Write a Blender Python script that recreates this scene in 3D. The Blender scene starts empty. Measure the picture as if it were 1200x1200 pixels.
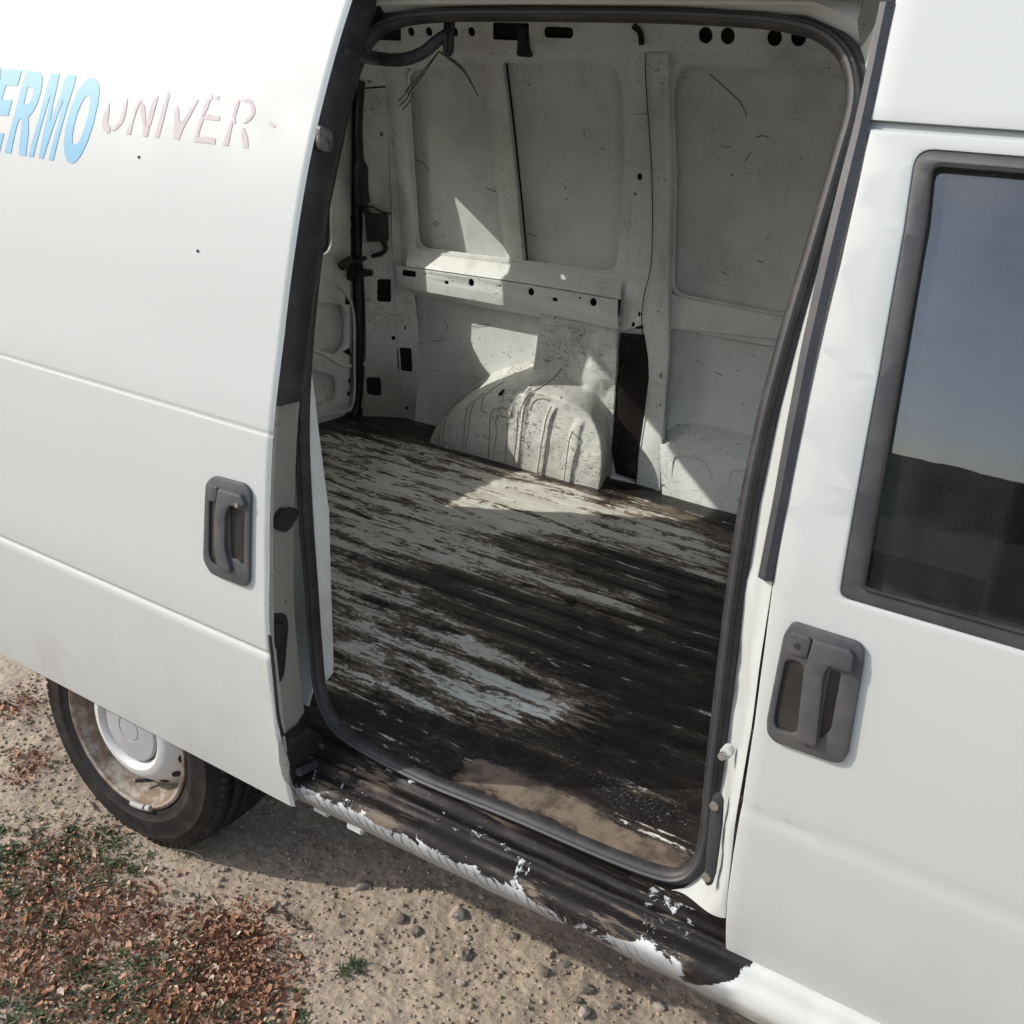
import bpy, bmesh, math, random
import numpy as np
from mathutils import Vector, Matrix
random.seed(7); rng = np.random.default_rng(11)
S = bpy.context.scene
COL = S.collection
# ------------------------------------------------------------------ camera, sky, sun, exposure
cam = bpy.data.objects.new('camera', bpy.data.cameras.new('camera')); COL.objects.link(cam)
pitch, yaw, roll = 0.3792, 0.535, -0.075
fw = Vector((-math.sin(yaw) * math.cos(pitch), math.cos(yaw) * math.cos(pitch), -math.sin(pitch)))
rt = Vector((math.cos(yaw), math.sin(yaw), 0)); dn = fw.cross(rt)
r2 = math.cos(roll) * rt + math.sin(roll) * dn; d2 = -math.sin(roll) * rt + math.cos(roll) * dn
M = Matrix((r2, -d2, -fw)).transposed().to_4x4(); M.translation = (1.6947, -1.2284, 1.6559)
cam.matrix_world = M
cam.data.sensor_width = 36; cam.data.lens = 36 * 1189.1319 / 1200
cam.data.clip_start = .05; cam.data.clip_end = 2000
S.camera = cam
SUNDIR = Vector((-1.35, -.90, 1.0)).normalized()          # towards the sun
world = bpy.data.worlds.new('World'); S.world = world; world.use_nodes = True
wn = world.node_tree.nodes; wl = world.node_tree.links
bg = wn['Background']; sky = wn.new('ShaderNodeTexSky'); sky.sky_type = 'NISHITA'; sky.sun_disc = False
sky.sun_elevation = math.asin(SUNDIR.z); sky.sun_rotation = math.atan2(SUNDIR.x, SUNDIR.y) % (2 * math.pi)
sky.air_density = 1.0; sky.dust_density = 2.2; sky.altitude = 200
# thin high cloud over the whole sky
wtc = wn.new('ShaderNodeTexCoord'); wmp = wn.new('ShaderNodeMapping'); wmp.inputs['Scale'].default_value = (1, 1, 2.2); wl.new(wtc.outputs['Generated'], wmp.inputs[0])
wno = wn.new('ShaderNodeTexNoise'); wno.inputs['Scale'].default_value = 2.6; wno.inputs['Detail'].default_value = 6; wno.inputs['Roughness'].default_value = .6; wl.new(wmp.outputs[0], wno.inputs['Vector'])
wrm = wn.new('ShaderNodeMapRange'); wrm.inputs[1].default_value = .38; wrm.inputs[2].default_value = .68; wrm.inputs[3].default_value = .12; wrm.inputs[4].default_value = .62; wl.new(wno.outputs[0], wrm.inputs[0])
wmx = wn.new('ShaderNodeMix'); wmx.data_type = 'RGBA'; wl.new(wrm.outputs[0], wmx.inputs[0]); wl.new(sky.outputs[0], wmx.inputs[6]); wmx.inputs[7].default_value = (5.2, 5.4, 5.8, 1)
wl.new(wmx.outputs[2], bg.inputs[0]); bg.inputs[1].default_value = .15
sl = bpy.data.lights.new('sun', 'SUN'); sl.energy = 2.2; sl.angle = math.radians(.5); sl.color = (1, .945, .87)
sun = bpy.data.objects.new('sun', sl); COL.objects.link(sun); sun.rotation_euler = SUNDIR.to_track_quat('Z', 'Y').to_euler(); sun.location = (-6, -4, 5)
S.view_settings.view_transform = 'Standard'; S.view_settings.look = 'None'; S.view_settings.gamma = 1
S.view_settings.exposure = .66
S.render.engine = 'CYCLES'; S.cycles.max_bounces = 8; S.cycles.diffuse_bounces = 5

# ------------------------------------------------------------------ profiles of the body
def spline(pts):
    """smooth curve through (z, y) pairs, used for every pressed-steel profile"""
    zs = np.array([p[0] for p in pts], float); ys = np.array([p[1] for p in pts], float)
    h = np.diff(zs); d = np.diff(ys) / h
    m = np.empty(len(zs)); m[0] = d[0]; m[-1] = d[-1]; m[1:-1] = (d[:-1] * h[1:] + d[1:] * h[:-1]) / (h[1:] + h[:-1])
    def f(z):
        z = np.asarray(z, float); i = np.clip(np.searchsorted(zs, z) - 1, 0, len(h) - 1)
        t = (z - zs[i]) / h[i]; tc = np.clip(t, -.5, 1.5); t = tc
        a = (1 + 2 * t) * (1 - t) ** 2; b = t * (1 - t) ** 2; c = t * t * (3 - 2 * t); e = t * t * (t - 1)
        return a * ys[i] + b * h[i] * m[i] + c * ys[i + 1] + e * h[i] * m[i + 1]
    return f
DOOR = spline([(.42, -.112), (.458, -.122), (.61, -.152), (.74, -.168), (.84, -.176), (.96, -.175), (1.075, -.170), (1.182, -.160), (1.309, -.137), (1.408, -.118), (1.585, -.072), (1.723, -.018), (1.85, .045)])
FRONT = spline([(.44, -.03), (.506, -.055), (.635, -.095), (.77, -.118), (.85, -.128), (.976, -.138), (1.09, -.142), (1.18, -.140), (1.325, -.122), (1.46, -.095), (1.567, -.068), (1.665, -.036), (1.771, .004), (1.9, .06)])
SEAL = spline([(.55, -.045), (.60, -.018), (.64, -.010), (.99, -.041), (1.146, -.044), (1.35, -.018), (1.48, .011), (1.64, .049), (1.74, .087), (1.80, .11)])
FAR = spline([(.45, 1.67), (.6, 1.69), (.84, 1.715), (1.18, 1.70), (1.4, 1.665), (1.58, 1.625), (1.78, 1.565), (1.95, 1.50)])

# ------------------------------------------------------------------ material helpers
class NT:
    def __init__(s, name):
        s.m = bpy.data.materials.new(name); s.m.use_nodes = True; s.t = s.m.node_tree; s.n = s.t.nodes; s.l = s.t.links
        s.b = s.n['Principled BSDF']; s.tc = s.n.new('ShaderNodeTexCoord'); s.P = s.tc.outputs['Object']
    def put(s, sock, v):
        if isinstance(v, bpy.types.NodeSocket): s.l.new(v, sock)
        elif isinstance(v, (tuple, list)): sock.default_value = tuple(v) + ((1,) if len(v) == 3 and len(sock.default_value) == 4 else ())
        else: sock.default_value = v
    def map(s, scale=(1, 1, 1), rot=(0, 0, 0), loc=(0, 0, 0), src=None):
        n = s.n.new('ShaderNodeMapping'); s.l.new(src or s.P, n.inputs[0]); n.inputs['Scale'].default_value = scale
        n.inputs['Rotation'].default_value = rot; n.inputs['Location'].default_value = loc; return n.outputs[0]
    def noise(s, scale=5, detail=4, rough=.55, src=None, dist=0):
        n = s.n.new('ShaderNodeTexNoise'); s.l.new(src or s.P, n.inputs['Vector']); n.inputs['Scale'].default_value = scale
        n.inputs['Detail'].default_value = detail; n.inputs['Roughness'].default_value = rough; n.inputs['Distortion'].default_value = dist; return n.outputs[0]
    def vor(s, scale=5, src=None, feat='F1', out='Distance'):
        n = s.n.new('ShaderNodeTexVoronoi'); n.feature = feat; s.l.new(src or s.P, n.inputs['Vector']); n.inputs['Scale'].default_value = scale; return n.outputs[out]
    def ramp(s, v, a, b, lo=0, hi=1):
        n = s.n.new('ShaderNodeMapRange'); n.interpolation_type = 'SMOOTHSTEP'; s.put(n.inputs[0], v)
        s.put(n.inputs[1], a); s.put(n.inputs[2], b); s.put(n.inputs[3], lo); s.put(n.inputs[4], hi); return n.outputs[0]
    def math(s, op, a, b=0):
        n = s.n.new('ShaderNodeMath'); n.operation = op; s.put(n.inputs[0], a); s.put(n.inputs[1], b); return n.outputs[0]
    def mix(s, f, a, b):
        n = s.n.new('ShaderNodeMix'); n.data_type = 'RGBA'; s.put(n.inputs[0], f); s.put(n.inputs[6], a); s.put(n.inputs[7], b); return n.outputs[2]
    def attr(s, name):
        n = s.n.new('ShaderNodeAttribute'); n.attribute_name = name; return n.outputs['Fac']
    def xyz(s):
        n = s.n.new('ShaderNodeSeparateXYZ'); s.l.new(s.P, n.inputs[0]); return n.outputs
    def out(s, col, rough=.5, metal=0, bump=None, bs=.3, bd=.01, coat=0, spec=None):
        s.put(s.b.inputs['Base Color'], col); s.put(s.b.inputs['Roughness'], rough); s.put(s.b.inputs['Metallic'], metal)
        if coat: s.put(s.b.inputs['Coat Weight'], coat); s.b.inputs['Coat Roughness'].default_value = .12
        if spec is not None: s.put(s.b.inputs['Specular IOR Level'], spec)
        if bump is not None:
            n = s.n.new('ShaderNodeBump'); n.inputs['Strength'].default_value = bs; n.inputs['Distance'].default_value = bd; s.l.new(bump, n.inputs['Height']); s.l.new(n.outputs[0], s.b.inputs['Normal'])
        return s.m

def mat_paint(name='white_paint', base=(.490, .512, .498)):
    n = NT(name)
    d = n.noise(2.2, 5); f = n.ramp(n.noise(.8, 2, .4), .3, .8, 0, .5); sp = n.noise(160, 2, .6); sp = n.ramp(sp, .76, .80)
    c = n.mix(f, base, tuple(x * .93 for x in base)); c = n.mix(n.math('MULTIPLY', sp, .25), c, (.4, .37, .32))
    z = n.xyz()[2]; lo = n.math('MULTIPLY', n.ramp(z, .95, .45), n.ramp(n.noise(6, 6, .7, n.map((1.5, 1.5, .6))), .40, .75, .0, .35)); c = n.mix(lo, c, (.36, .33, .28))
    st_ = n.ramp(n.noise(50, 4, .7, n.map((1.6, 1.6, .12))), .62, .80, 0, .12); c = n.mix(st_, c, (.40, .38, .34))
    return n.out(c, n.ramp(n.noise(9, 4), .3, .7, .40, .52), spec=.28)

def mat_worn(name, base=(.82, .84, .82), chips=.5, grime=.3, scale=1.0, zlo=None, speck=0., rough=.5):
    """old white paint inside the load bay: brown chips, scratches, dirt clouds"""
    n = NT(name)
    cloud = n.ramp(n.noise(3.5, 6, .65), .42, .75)
    c = n.mix(n.math('MULTIPLY', cloud, grime), base, (.30, .265, .22))
    st = n.noise(11 * scale, 5, .6, n.map((1, 1, .35), (0.4, .3, 0)))
    c = n.mix(n.math('MULTIPLY', n.ramp(st, .55, .72), grime * .6), c, (.40, .36, .31))
    # chips: little flakes, only inside patches
    patch = n.ramp(n.noise(6, 3), .48, .62)
    ch = n.ramp(n.noise(85 * scale, 4, .7, n.map((1, 1, .8)), 1.5), .66 - .05 * chips, .69 - .05 * chips)
    ch2 = n.ramp(n.noise(40 * scale, 5, .75, n.map((.5, .5, 1.6), (.5, .9, 0)), 2.), .69 - .04 * chips, .71 - .04 * chips)
    m = n.math('MAXIMUM', n.math('MULTIPLY', ch, patch), ch2)
    if speck:
        v1 = n.ramp(n.noise(90 * scale, 3, .8, n.map((1, 1, .45)), 2.), .60, .66); v2 = n.ramp(n.noise(70 * scale, 3, .8, n.map((.35, .35, 1.3), (.3, 1.1, 0)), 2.), .60, .65)
        m = n.math('MAXIMUM', m, n.math('MULTIPLY', n.math('MULTIPLY', n.math('MAXIMUM', v1, v2), n.ramp(n.noise(9, 3), .38, .60, .1, 1)), speck))
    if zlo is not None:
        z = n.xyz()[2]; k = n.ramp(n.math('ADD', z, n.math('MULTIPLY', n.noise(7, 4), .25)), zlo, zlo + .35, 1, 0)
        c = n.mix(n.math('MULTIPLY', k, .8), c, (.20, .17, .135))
    c = n.mix(m, c, (.075, .055, .045))
    return n.out(c, rough, bump=n.math('SUBTRACT', n.math('MULTIPLY', n.noise(14, 4), .6), m), bs=.35, bd=.003)

def mat_rubber(name, c=(.028, .026, .028), rough=.5, dust=.3):
    n = NT(name); d = n.ramp(n.noise(18, 5, .7), .4, .75)
    return n.out(n.mix(n.math('MULTIPLY', d, dust), c, (.13, .12, .11)), rough, bump=n.noise(60, 4), bs=.2, bd=.002)

def mat_plain(name, c, rough=.5, metal=0, var=.25, sc=14, bs=.1):
    n = NT(name); d = n.noise(sc, 5, .6)
    return n.out(n.mix(n.ramp(d, .35, .75), c, tuple(x * (1 - var) for x in c)), rough, metal, bump=n.noise(sc * 6, 3), bs=bs, bd=.002)

M_PAINT = mat_paint()
M_WALL = mat_worn('wall_paint', chips=.8, grime=.42)
M_SKIN = mat_worn('skin_paint', base=(.82, .84, .82), chips=.7, grime=.34)
M_FRAME = mat_worn('frame_paint', chips=.95, grime=.45)
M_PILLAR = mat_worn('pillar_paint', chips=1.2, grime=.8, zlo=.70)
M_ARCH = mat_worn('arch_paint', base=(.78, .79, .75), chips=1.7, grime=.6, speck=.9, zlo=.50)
M_LOW = mat_worn('lower_paint', chips=1.3, grime=.4, speck=.4)
M_RUB = mat_rubber('rubber', (.020, .019, .020), .55)
M_TRIM = mat_rubber('trim_plastic', (.036, .037, .042), .5, .15)
M_GREY = mat_rubber('handle_plastic', (.060, .062, .067), .5, .35)
M_BLACK = mat_rubber('black_plastic', (.018, .016, .016), .5, .15)
M_CAV = mat_plain('hole_shade_and_marks', (.020, .016, .014), .9)  # near-black: painted shade in holes and recesses; also scratches, seams and cracks
M_PAD = None
M_BLUE = mat_plain('blue_vinyl', (.13, .35, .52), .5, var=.06)
M_PINK = mat_plain('old_vinyl', (.45, .385, .395), .6, var=.1, sc=40)
M_WIRE = mat_rubber('wire', (.05, .04, .035), .6)

# ------------------------------------------------------------------ mesh helpers
def link(o, parent=None):
    COL.objects.link(o)
    if parent is not None:
        o.parent = parent
        if parent.type == 'EMPTY': o.matrix_parent_inverse = Matrix.Translation(-parent.location)
    return o
def mesh(name, v, f, m, parent=None, smooth=True, ang=40):
    me = bpy.data.meshes.new(name); me.from_pydata([tuple(map(float, p)) for p in v], [], [tuple(int(i) for i in q) for q in f]); me.materials.append(m)
    if smooth:
        me.shade_smooth()
        if ang: me.set_sharp_from_angle(angle=math.radians(ang))
    me.update()
    return link(bpy.data.objects.new(name, me), parent)
def from_bm(name, bm, m, parent=None, ang=35):
    me = bpy.data.meshes.new(name); bm.normal_update(); bm.to_mesh(me); bm.free(); me.materials.append(m); me.shade_smooth(); me.set_sharp_from_angle(angle=math.radians(ang))
    return link(bpy.data.objects.new(name, me), parent)
def rounded(pts, r, n=4):
    """round the corners of a 2-D polygon; r is one radius or a list"""
    out = []; k = len(pts)
    for i in range(k):
        p0, p, p1 = Vector(pts[i - 1]), Vector(pts[i]), Vector(pts[(i + 1) % k]); rr = r[i] if isinstance(r, (list, tuple)) else r
        if rr <= 0: out.append(tuple(p)); continue
        a = (p0 - p); b = (p1 - p); q = min(rr, a.length * .49, b.length * .49); a = p + a.normalized() * q; b = p + b.normalized() * q
        for j in range(n + 1):
            t = j / n; out.append(tuple((1 - t) ** 2 * a + 2 * t * (1 - t) * p + t * t * b))
    return out
def ell(c, rx, ry, n=14): return [(c[0] + rx * math.cos(2 * math.pi * i / n), c[1] + ry * math.sin(2 * math.pi * i / n)) for i in range(n)]
def flat_mesh(outer, holes, th, bev):
    cu = bpy.data.curves.new('outline', 'CURVE'); cu.dimensions = '2D'; cu.fill_mode = 'BOTH'; cu.extrude = max(th / 2 - bev, .0001); cu.bevel_depth = bev; cu.bevel_resolution = 1; cu.offset = -bev
    for ring in [outer] + list(holes):
        s = cu.splines.new('POLY'); s.points.add(len(ring) - 1); s.use_cyclic_u = True
        for i, p in enumerate(ring): s.points[i].co = (p[0], p[1], 0, 1)
    o = bpy.data.objects.new('outline', cu); COL.objects.link(o)
    dg = bpy.context.evaluated_depsgraph_get(); me = bpy.data.meshes.new_from_object(o.evaluated_get(dg)); bpy.data.objects.remove(o); bpy.data.curves.remove(cu)
    return me
def plate(name, outer, holes, fn, m, parent=None, th=.004, bev=.0012, step=.04, ang=35, xstep=None):
    """a pressed plate with real holes; fn maps (s, t, depth) to the world, depth grows out of the surface"""
    me = flat_mesh(outer, holes, th, bev); bm = bmesh.new(); bm.from_mesh(me); bpy.data.meshes.remove(me)
    bmesh.ops.remove_doubles(bm, verts=bm.verts, dist=1e-5)
    zs = [v.co.y for v in bm.verts]; z = min(zs) + step
    while z < max(zs):
        bmesh.ops.bisect_plane(bm, geom=list(bm.verts) + list(bm.edges) + list(bm.faces), plane_co=(0, z, 0), plane_no=(0, 1, 0), dist=1e-6); z += step
    if xstep:
        xs = [v.co.x for v in bm.verts]; z = min(xs) + xstep
        while z < max(xs):
            bmesh.ops.bisect_plane(bm, geom=list(bm.verts) + list(bm.edges) + list(bm.faces), plane_co=(z, 0, 0), plane_no=(1, 0, 0), dist=1e-6); z += xstep
    for v in bm.verts: v.co = fn(v.co.x, v.co.y, v.co.z)
    bmesh.ops.recalc_face_normals(bm, faces=bm.faces)
    return from_bm(name, bm, m, parent, ang)
def on_far(off, extra=None): return lambda s, t, d: (s, float(FAR(t)) - off - d - (extra(s, t) if extra else 0), t)
def on_x(x): return lambda s, t, d: (x + d, s, t)
def on_front(off=0): return lambda s, t, d: (s, float(FRONT(t)) - off - d, t)
def on_door(off=0): return lambda s, t, d: (s, float(DOOR(t)) - off - d, t)
PA = (-.68, 1.555); PD = (0.7831, 0.6219)
def on_pillar(off=0): return lambda s, t, d: (PA[0] + PD[0] * s + PD[1] * (off + d), PA[1] + PD[1] * s - PD[0] * (off + d) + float(FAR(t)) - 1.71, t)
def resample(c, n):
    c = [Vector(p) for p in c]; L = [0]
    for a, b in zip(c, c[1:]): L.append(L[-1] + (b - a).length)
    out = []
    for i in range(n):
        t = L[-1] * i / (n - 1); j = max(0, min(len(c) - 2, int(np.searchsorted(L, t)) - 1)); u = (t - L[j]) / max(1e-9, L[j + 1] - L[j]); out.append(c[j].lerp(c[j + 1], u))
    return out
def loft(name, curves, m, parent=None, n=40, ang=40):
    cs = [resample(c, n) for c in curves]; v = [p for c in cs for p in c]
    f = [(k * n + i, k * n + i + 1, (k + 1) * n + i + 1, (k + 1) * n + i) for k in range(len(cs) - 1) for i in range(n - 1)]
    return mesh(name, v, f, m, parent, ang=ang)
def smooth_path(pts, n=6, closed=False):
    P_ = [Vector(p) for p in pts]; k = len(P_); out = []
    for i in range(k if closed else k - 1):
        if closed: a, b, c, d = P_[i - 1], P_[i], P_[(i + 1) % k], P_[(i + 2) % k]
        else: a, b, c, d = P_[max(0, i - 1)], P_[i], P_[i + 1], P_[min(k - 1, i + 2)]
        for j in range(n):
            t = j / n; out.append(.5 * (2 * b + (c - a) * t + (2 * a - 5 * b + 4 * c - d) * t * t + (3 * b - a - 3 * c + d) * t ** 3))
    if not closed: out.append(P_[-1])
    return out
def tube(name, pts, r, m, parent=None, n=8, closed=False, sub=5, section=None):
    """tube, or a swept section [(side, out), ...]; r may be a number or a function of t"""
    path = smooth_path(pts, sub, closed) if sub else [Vector(p) for p in pts]; k = len(path); v = []; f = []
    up = None
    for i, p in enumerate(path):
        a = path[(i - 1) % k] if closed or i else p; b = path[(i + 1) % k] if closed or i < k - 1 else p
        t = (b - a).normalized()
        if up is None: up = Vector((0, -1, 0)) if abs(t.y) < .9 else Vector((0, 0, 1))
        if section: u = (Vector((0, -1, 0)) - t * (-t.y)).normalized()
        else: u = (up - t * up.dot(t)).normalized()
        up = u; w = t.cross(u); rr = r(i / (k - 1)) if callable(r) else r
        ring = section if section else [(math.cos(2 * math.pi * j / n), math.sin(2 * math.pi * j / n)) for j in range(n)]
        for (x, y) in ring: v.append(p + w * x * rr + u * y * rr)
    n = len(section) if section else n
    for i in range(k if closed else k - 1):
        for j in range(n): f.append((i * n + j, i * n + (j + 1) % n, ((i + 1) % k) * n + (j + 1) % n, ((i + 1) % k) * n + j))
    if not closed: f.append(tuple(range(n - 1, -1, -1))); f.append(tuple((k - 1) * n + j for j in range(n)))
    return mesh(name, v, f, m, parent, ang=50)
def lathe(name, prof, c, m, parent=None, n=64, ang=35, closed=False):
    """prof: (radius, y) pairs turned about the axle (the y axis)"""
    v = []; k = len(prof)
    for i in range(n):
        a = 2 * math.pi * i / n
        for (r, y) in prof: v.append((c[0] + r * math.cos(a), c[1] + y, c[2] + r * math.sin(a)))
    f = [(i * k + j, i * k + (j + 1) % k, ((i + 1) % n) * k + (j + 1) % k, ((i + 1) % n) * k + j) for i in range(n) for j in range(k if closed else k - 1)]
    return mesh(name, v, f, m, parent, ang=ang)
def box(name, lo, hi, m, parent=None, bev=.003, rotz=0, piv=None):
    bm = bmesh.new(); bmesh.ops.create_cube(bm, size=1)
    for v in bm.verts: v.co = [lo[i] + (v.co[i] + .5) * (hi[i] - lo[i]) for i in range(3)]
    if bev: bmesh.ops.bevel(bm, geom=list(bm.edges), offset=bev, segments=2, affect='EDGES')
    if rotz:
        piv = Vector(piv or [(a + b) / 2 for a, b in zip(lo, hi)]); bmesh.ops.rotate(bm, verts=bm.verts, cent=piv, matrix=Matrix.Rotation(rotz, 3, 'Z'))
    return from_bm(name, bm, m, parent)
TAB = {}
def vnoise(x, y, s, seed=0):
    """smooth lattice noise in [-1, 1], vectorised"""
    if seed not in TAB: TAB[seed] = np.random.default_rng(seed).uniform(-1, 1, (256, 256))
    T = TAB[seed]; x = np.asarray(x) / s; y = np.asarray(y) / s
    i = np.floor(x).astype(int); j = np.floor(y).astype(int); u = x - i; w = y - j; u = u * u * (3 - 2 * u); w = w * w * (3 - 2 * w)
    g = lambda a, b: T[a % 256, b % 256]
    return (g(i, j) * (1 - u) + g(i + 1, j) * u) * (1 - w) + (g(i, j + 1) * (1 - u) + g(i + 1, j + 1) * u) * w
def sstep(a, b, x): t = np.clip((x - a) / (b - a), 0, 1); return t * t * (3 - 2 * t)
def inpoly(px, py, poly):
    ins = np.zeros(px.shape, bool); n = len(poly)
    for i in range(n):
        x0, y0 = poly[i]; x1, y1 = poly[(i + 1) % n]; c = ((y0 > py) != (y1 > py)) & (px < (x1 - x0) * (py - y0) / (y1 - y0 + 1e-12) + x0); ins ^= c
    return ins
def blur(a, k):
    for ax in (0, 1):
        for _ in range(2):
            p = np.pad(a, [(k, k) if i == ax else (0, 0) for i in (0, 1)], mode='edge'); c = np.cumsum(p, axis=ax); z = np.zeros_like(np.take(c, [0], axis=ax)); c = np.concatenate([z, c], axis=ax)
            n = a.shape[ax]; w = 2 * k + 1; a = (np.take(c, range(w, w + n), axis=ax) - np.take(c, range(0, n), axis=ax)) / w
    return a
def grid(name, xs, ys, fn, m, parent=None, attrs=None, ang=None):
    X, Y = np.meshgrid(xs, ys, indexing='ij'); V = fn(X, Y); nx, ny = X.shape; V = np.stack(V, -1).reshape(-1, 3)
    idx = np.arange(nx * ny).reshape(nx, ny); F_ = np.stack([idx[:-1, :-1], idx[1:, :-1], idx[1:, 1:], idx[:-1, 1:]], -1).reshape(-1, 4)
    me = bpy.data.meshes.new(name); me.vertices.add(len(V)); me.vertices.foreach_set('co', V.ravel()); me.loops.add(F_.size); me.loops.foreach_set('vertex_index', F_.ravel().astype(np.int32))
    me.polygons.add(len(F_)); me.polygons.foreach_set('loop_start', np.arange(0, F_.size, 4, dtype=np.int32)); me.polygons.foreach_set('loop_total', np.full(len(F_), 4, np.int32)); me.update(); me.validate(); me.shade_smooth()
    if ang: me.set_sharp_from_angle(angle=math.radians(ang))
    for k, a in (attrs or {}).items(): at = me.attributes.new(k, 'FLOAT', 'POINT'); at.data.foreach_set('value', np.ascontiguousarray(a).ravel().astype(np.float32))
    me.materials.append(m); return link(bpy.data.objects.new(name, me), parent)
def soup(name, V, F_, m, parent=None, kind=None, smooth=False, attr=None):
    V = np.asarray(V, float); F_ = np.asarray(F_, int); k = F_.shape[1]; me = bpy.data.meshes.new(name); me.vertices.add(len(V)); me.vertices.foreach_set('co', V.ravel())
    me.loops.add(F_.size); me.loops.foreach_set('vertex_index', F_.ravel().astype(np.int32)); me.polygons.add(len(F_)); me.polygons.foreach_set('loop_start', np.arange(0, F_.size, k, dtype=np.int32)); me.polygons.foreach_set('loop_total', np.full(len(F_), k, np.int32)); me.update(); me.validate()
    if smooth: me.shade_smooth()
    if attr is not None: at = me.attributes.new('tone', 'FLOAT', 'POINT'); at.data.foreach_set('value', np.asarray(attr, np.float32))
    me.materials.append(m); o = link(bpy.data.objects.new(name, me), parent)
    if kind: o['kind'] = kind
    return o
def tag(o, label, cat, group=None):
    o['label'] = label; o['category'] = cat
    if group: o['group'] = group
    return o

# ================================================================== the van
van = bpy.data.objects.new('panel_van', None); van.location = (.8, .8, 0); COL.objects.link(van)
tag(van, 'old white panel van with its side door slid open onto a bare scraped load floor', 'van')

# ---------------- far side of the load bay
XL, XR = -.70, 2.9
zz = np.linspace(.45, 1.95, 60)
skin = grid('side_skin', np.linspace(XL, XR, 90), zz, lambda X, Z_: (X, FAR(Z_) + .0015 * vnoise(X, Z_, .35, 3) + .0008 * vnoise(X, Z_, .12, 4), Z_), M_SKIN, van)
out_skin = grid('outer_skin', np.linspace(XL - .06, XR, 20), zz, lambda X, Z_: (X, FAR(Z_) + .045, Z_), M_PAINT, van)
FRAME_HOLE_A = [(-0.4588, 1.7438), (-0.0761, 1.7821), (0.2322, 1.7936), (0.2903, 1.7788), (0.3095, 1.7323), (0.3145, 1.552), (0.3091, 1.3824), (0.2936, 1.1957), (-0.0323, 1.1883), (-0.4807, 1.1746), (-0.4816, 1.4609)]
FRAME_HOLE_B = [(0.4784, 1.7945), (0.6819, 1.7965), (0.8931, 1.7954)] + [(2.7, 1.80), (2.7, 1.16)] + [(0.8178, 1.1527), (0.4807, 1.163), (0.4686, 1.4717), (0.4527, 1.7287)]
FRAME_HOLE_B2 = [(0.4906, 1.0622), (0.8275, 1.0842)] + [(2.7, 1.03), (2.7, .62)] + [(0.5422, 0.5913), (0.5051, 0.8046)]
fr_out = [(-.62, 1.93), (2.85, 1.93), (2.85, .60)] + [(0.5553, 0.5242), (0.3683, 0.5056), (0.3285, 0.7959), (0.3198, 1.0442), (-0.0506, 1.034), (-0.4991, 1.0296)] + [(-.62, 1.12)]
frame = plate('inner_frame', fr_out, [rounded(FRAME_HOLE_A, .03), rounded(FRAME_HOLE_B, [.05, 0, 0, .02, .02, .0, .02, 0, .03]), rounded(FRAME_HOLE_B2, [.02] * 6)], on_far(.04), M_FRAME, van, th=.018, bev=.006, step=.05)
# pressed lip inside each opening
for nm, ring, cl in (('opening_lip', FRAME_HOLE_A, True), ('opening_lip', FRAME_HOLE_B, True)):
    rr = rounded(ring, .05); tube(nm, [(x, float(FAR(z)) - .03, z) for x, z in rr], .007, M_WALL, van, n=6, closed=True, sub=0)
# vertical rib splitting the rear opening
rib = [[(-0.1913, 1.5601, 1.7826), (-0.1772, 1.6432, 1.4866), (-0.1345, 1.6957, 1.1828)], [(-0.1532, 1.5401, 1.7826), (-0.1413, 1.6225, 1.4897), (-0.105, 1.6754, 1.1855)], [(-0.1055, 1.5278, 1.7835), (-0.0918, 1.6096, 1.494), (-0.0676, 1.663, 1.1887)], [(-0.0904, 1.5276, 1.7841), (-0.0759, 1.6093, 1.4953), (-0.0479, 1.663, 1.1886)], [(-0.0998, 1.5609, 1.7861), (-0.0846, 1.6435, 1.4945), (-0.0522, 1.6977, 1.1825)]]
loft('wall_rib', rib, M_WALL, van, n=30)
tube('panel_seam', [(-0.0955, 1.5589, 1.7861), (-0.0801, 1.6414, 1.4949), (-0.051, 1.6954, 1.1856)], .003, M_CAV, van, n=5)
tube('panel_seam', [(-0.4919, 1.5709, 1.7445), (-0.5154, 1.6474, 1.4579), (-0.5059, 1.6929, 1.1895), (-0.4917, 1.6947, 1.1737)], .002, M_CAV, van, n=5)
# waist rail: sloping ledge, face with holes, underside
railtop = [(-0.518, 1.6608, 1.1727), (-0.4733, 1.6605, 1.1755), (-0.0323, 1.6594, 1.1855), (0.2939, 1.6588, 1.1905), (0.3177, 1.659, 1.1886)]
ledge = [(-0.4928, 1.6214, 1.118), (-0.4558, 1.6212, 1.1202), (-0.0035, 1.6203, 1.1304), (0.291, 1.6202, 1.1312), (0.3353, 1.6203, 1.13)]
low = [(-0.4699, 1.6345, 1.0409), (-0.4588, 1.6345, 1.0396), (-0.0211, 1.6339, 1.0489), (0.3058, 1.6341, 1.047), (0.3386, 1.6341, 1.0471)]
loft('rail_ledge', [railtop, [(-0.5108, 1.6519, 1.1626), (-0.4661, 1.6516, 1.1655), (-0.026, 1.6504, 1.1762), (0.2995, 1.6498, 1.1817), (0.3174, 1.6501, 1.179)], [(-0.4979, 1.6274, 1.1284), (-0.4608, 1.6272, 1.1305), (-0.008, 1.6263, 1.14), (0.2868, 1.6263, 1.1404), (0.3312, 1.6264, 1.1392)], ledge], M_WALL, van)
face_out = [(-0.5403, 1.1142), (-0.0052, 1.127), (0.3252, 1.1281), (0.3327, 1.0358), (-0.0184, 1.0442), (-0.5346, 1.0407)]
hl = [rounded([(-0.512, 1.1036), (-0.4525, 1.106), (-0.4529, 1.0854), (-0.5126, 1.0829)], .008)]
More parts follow.
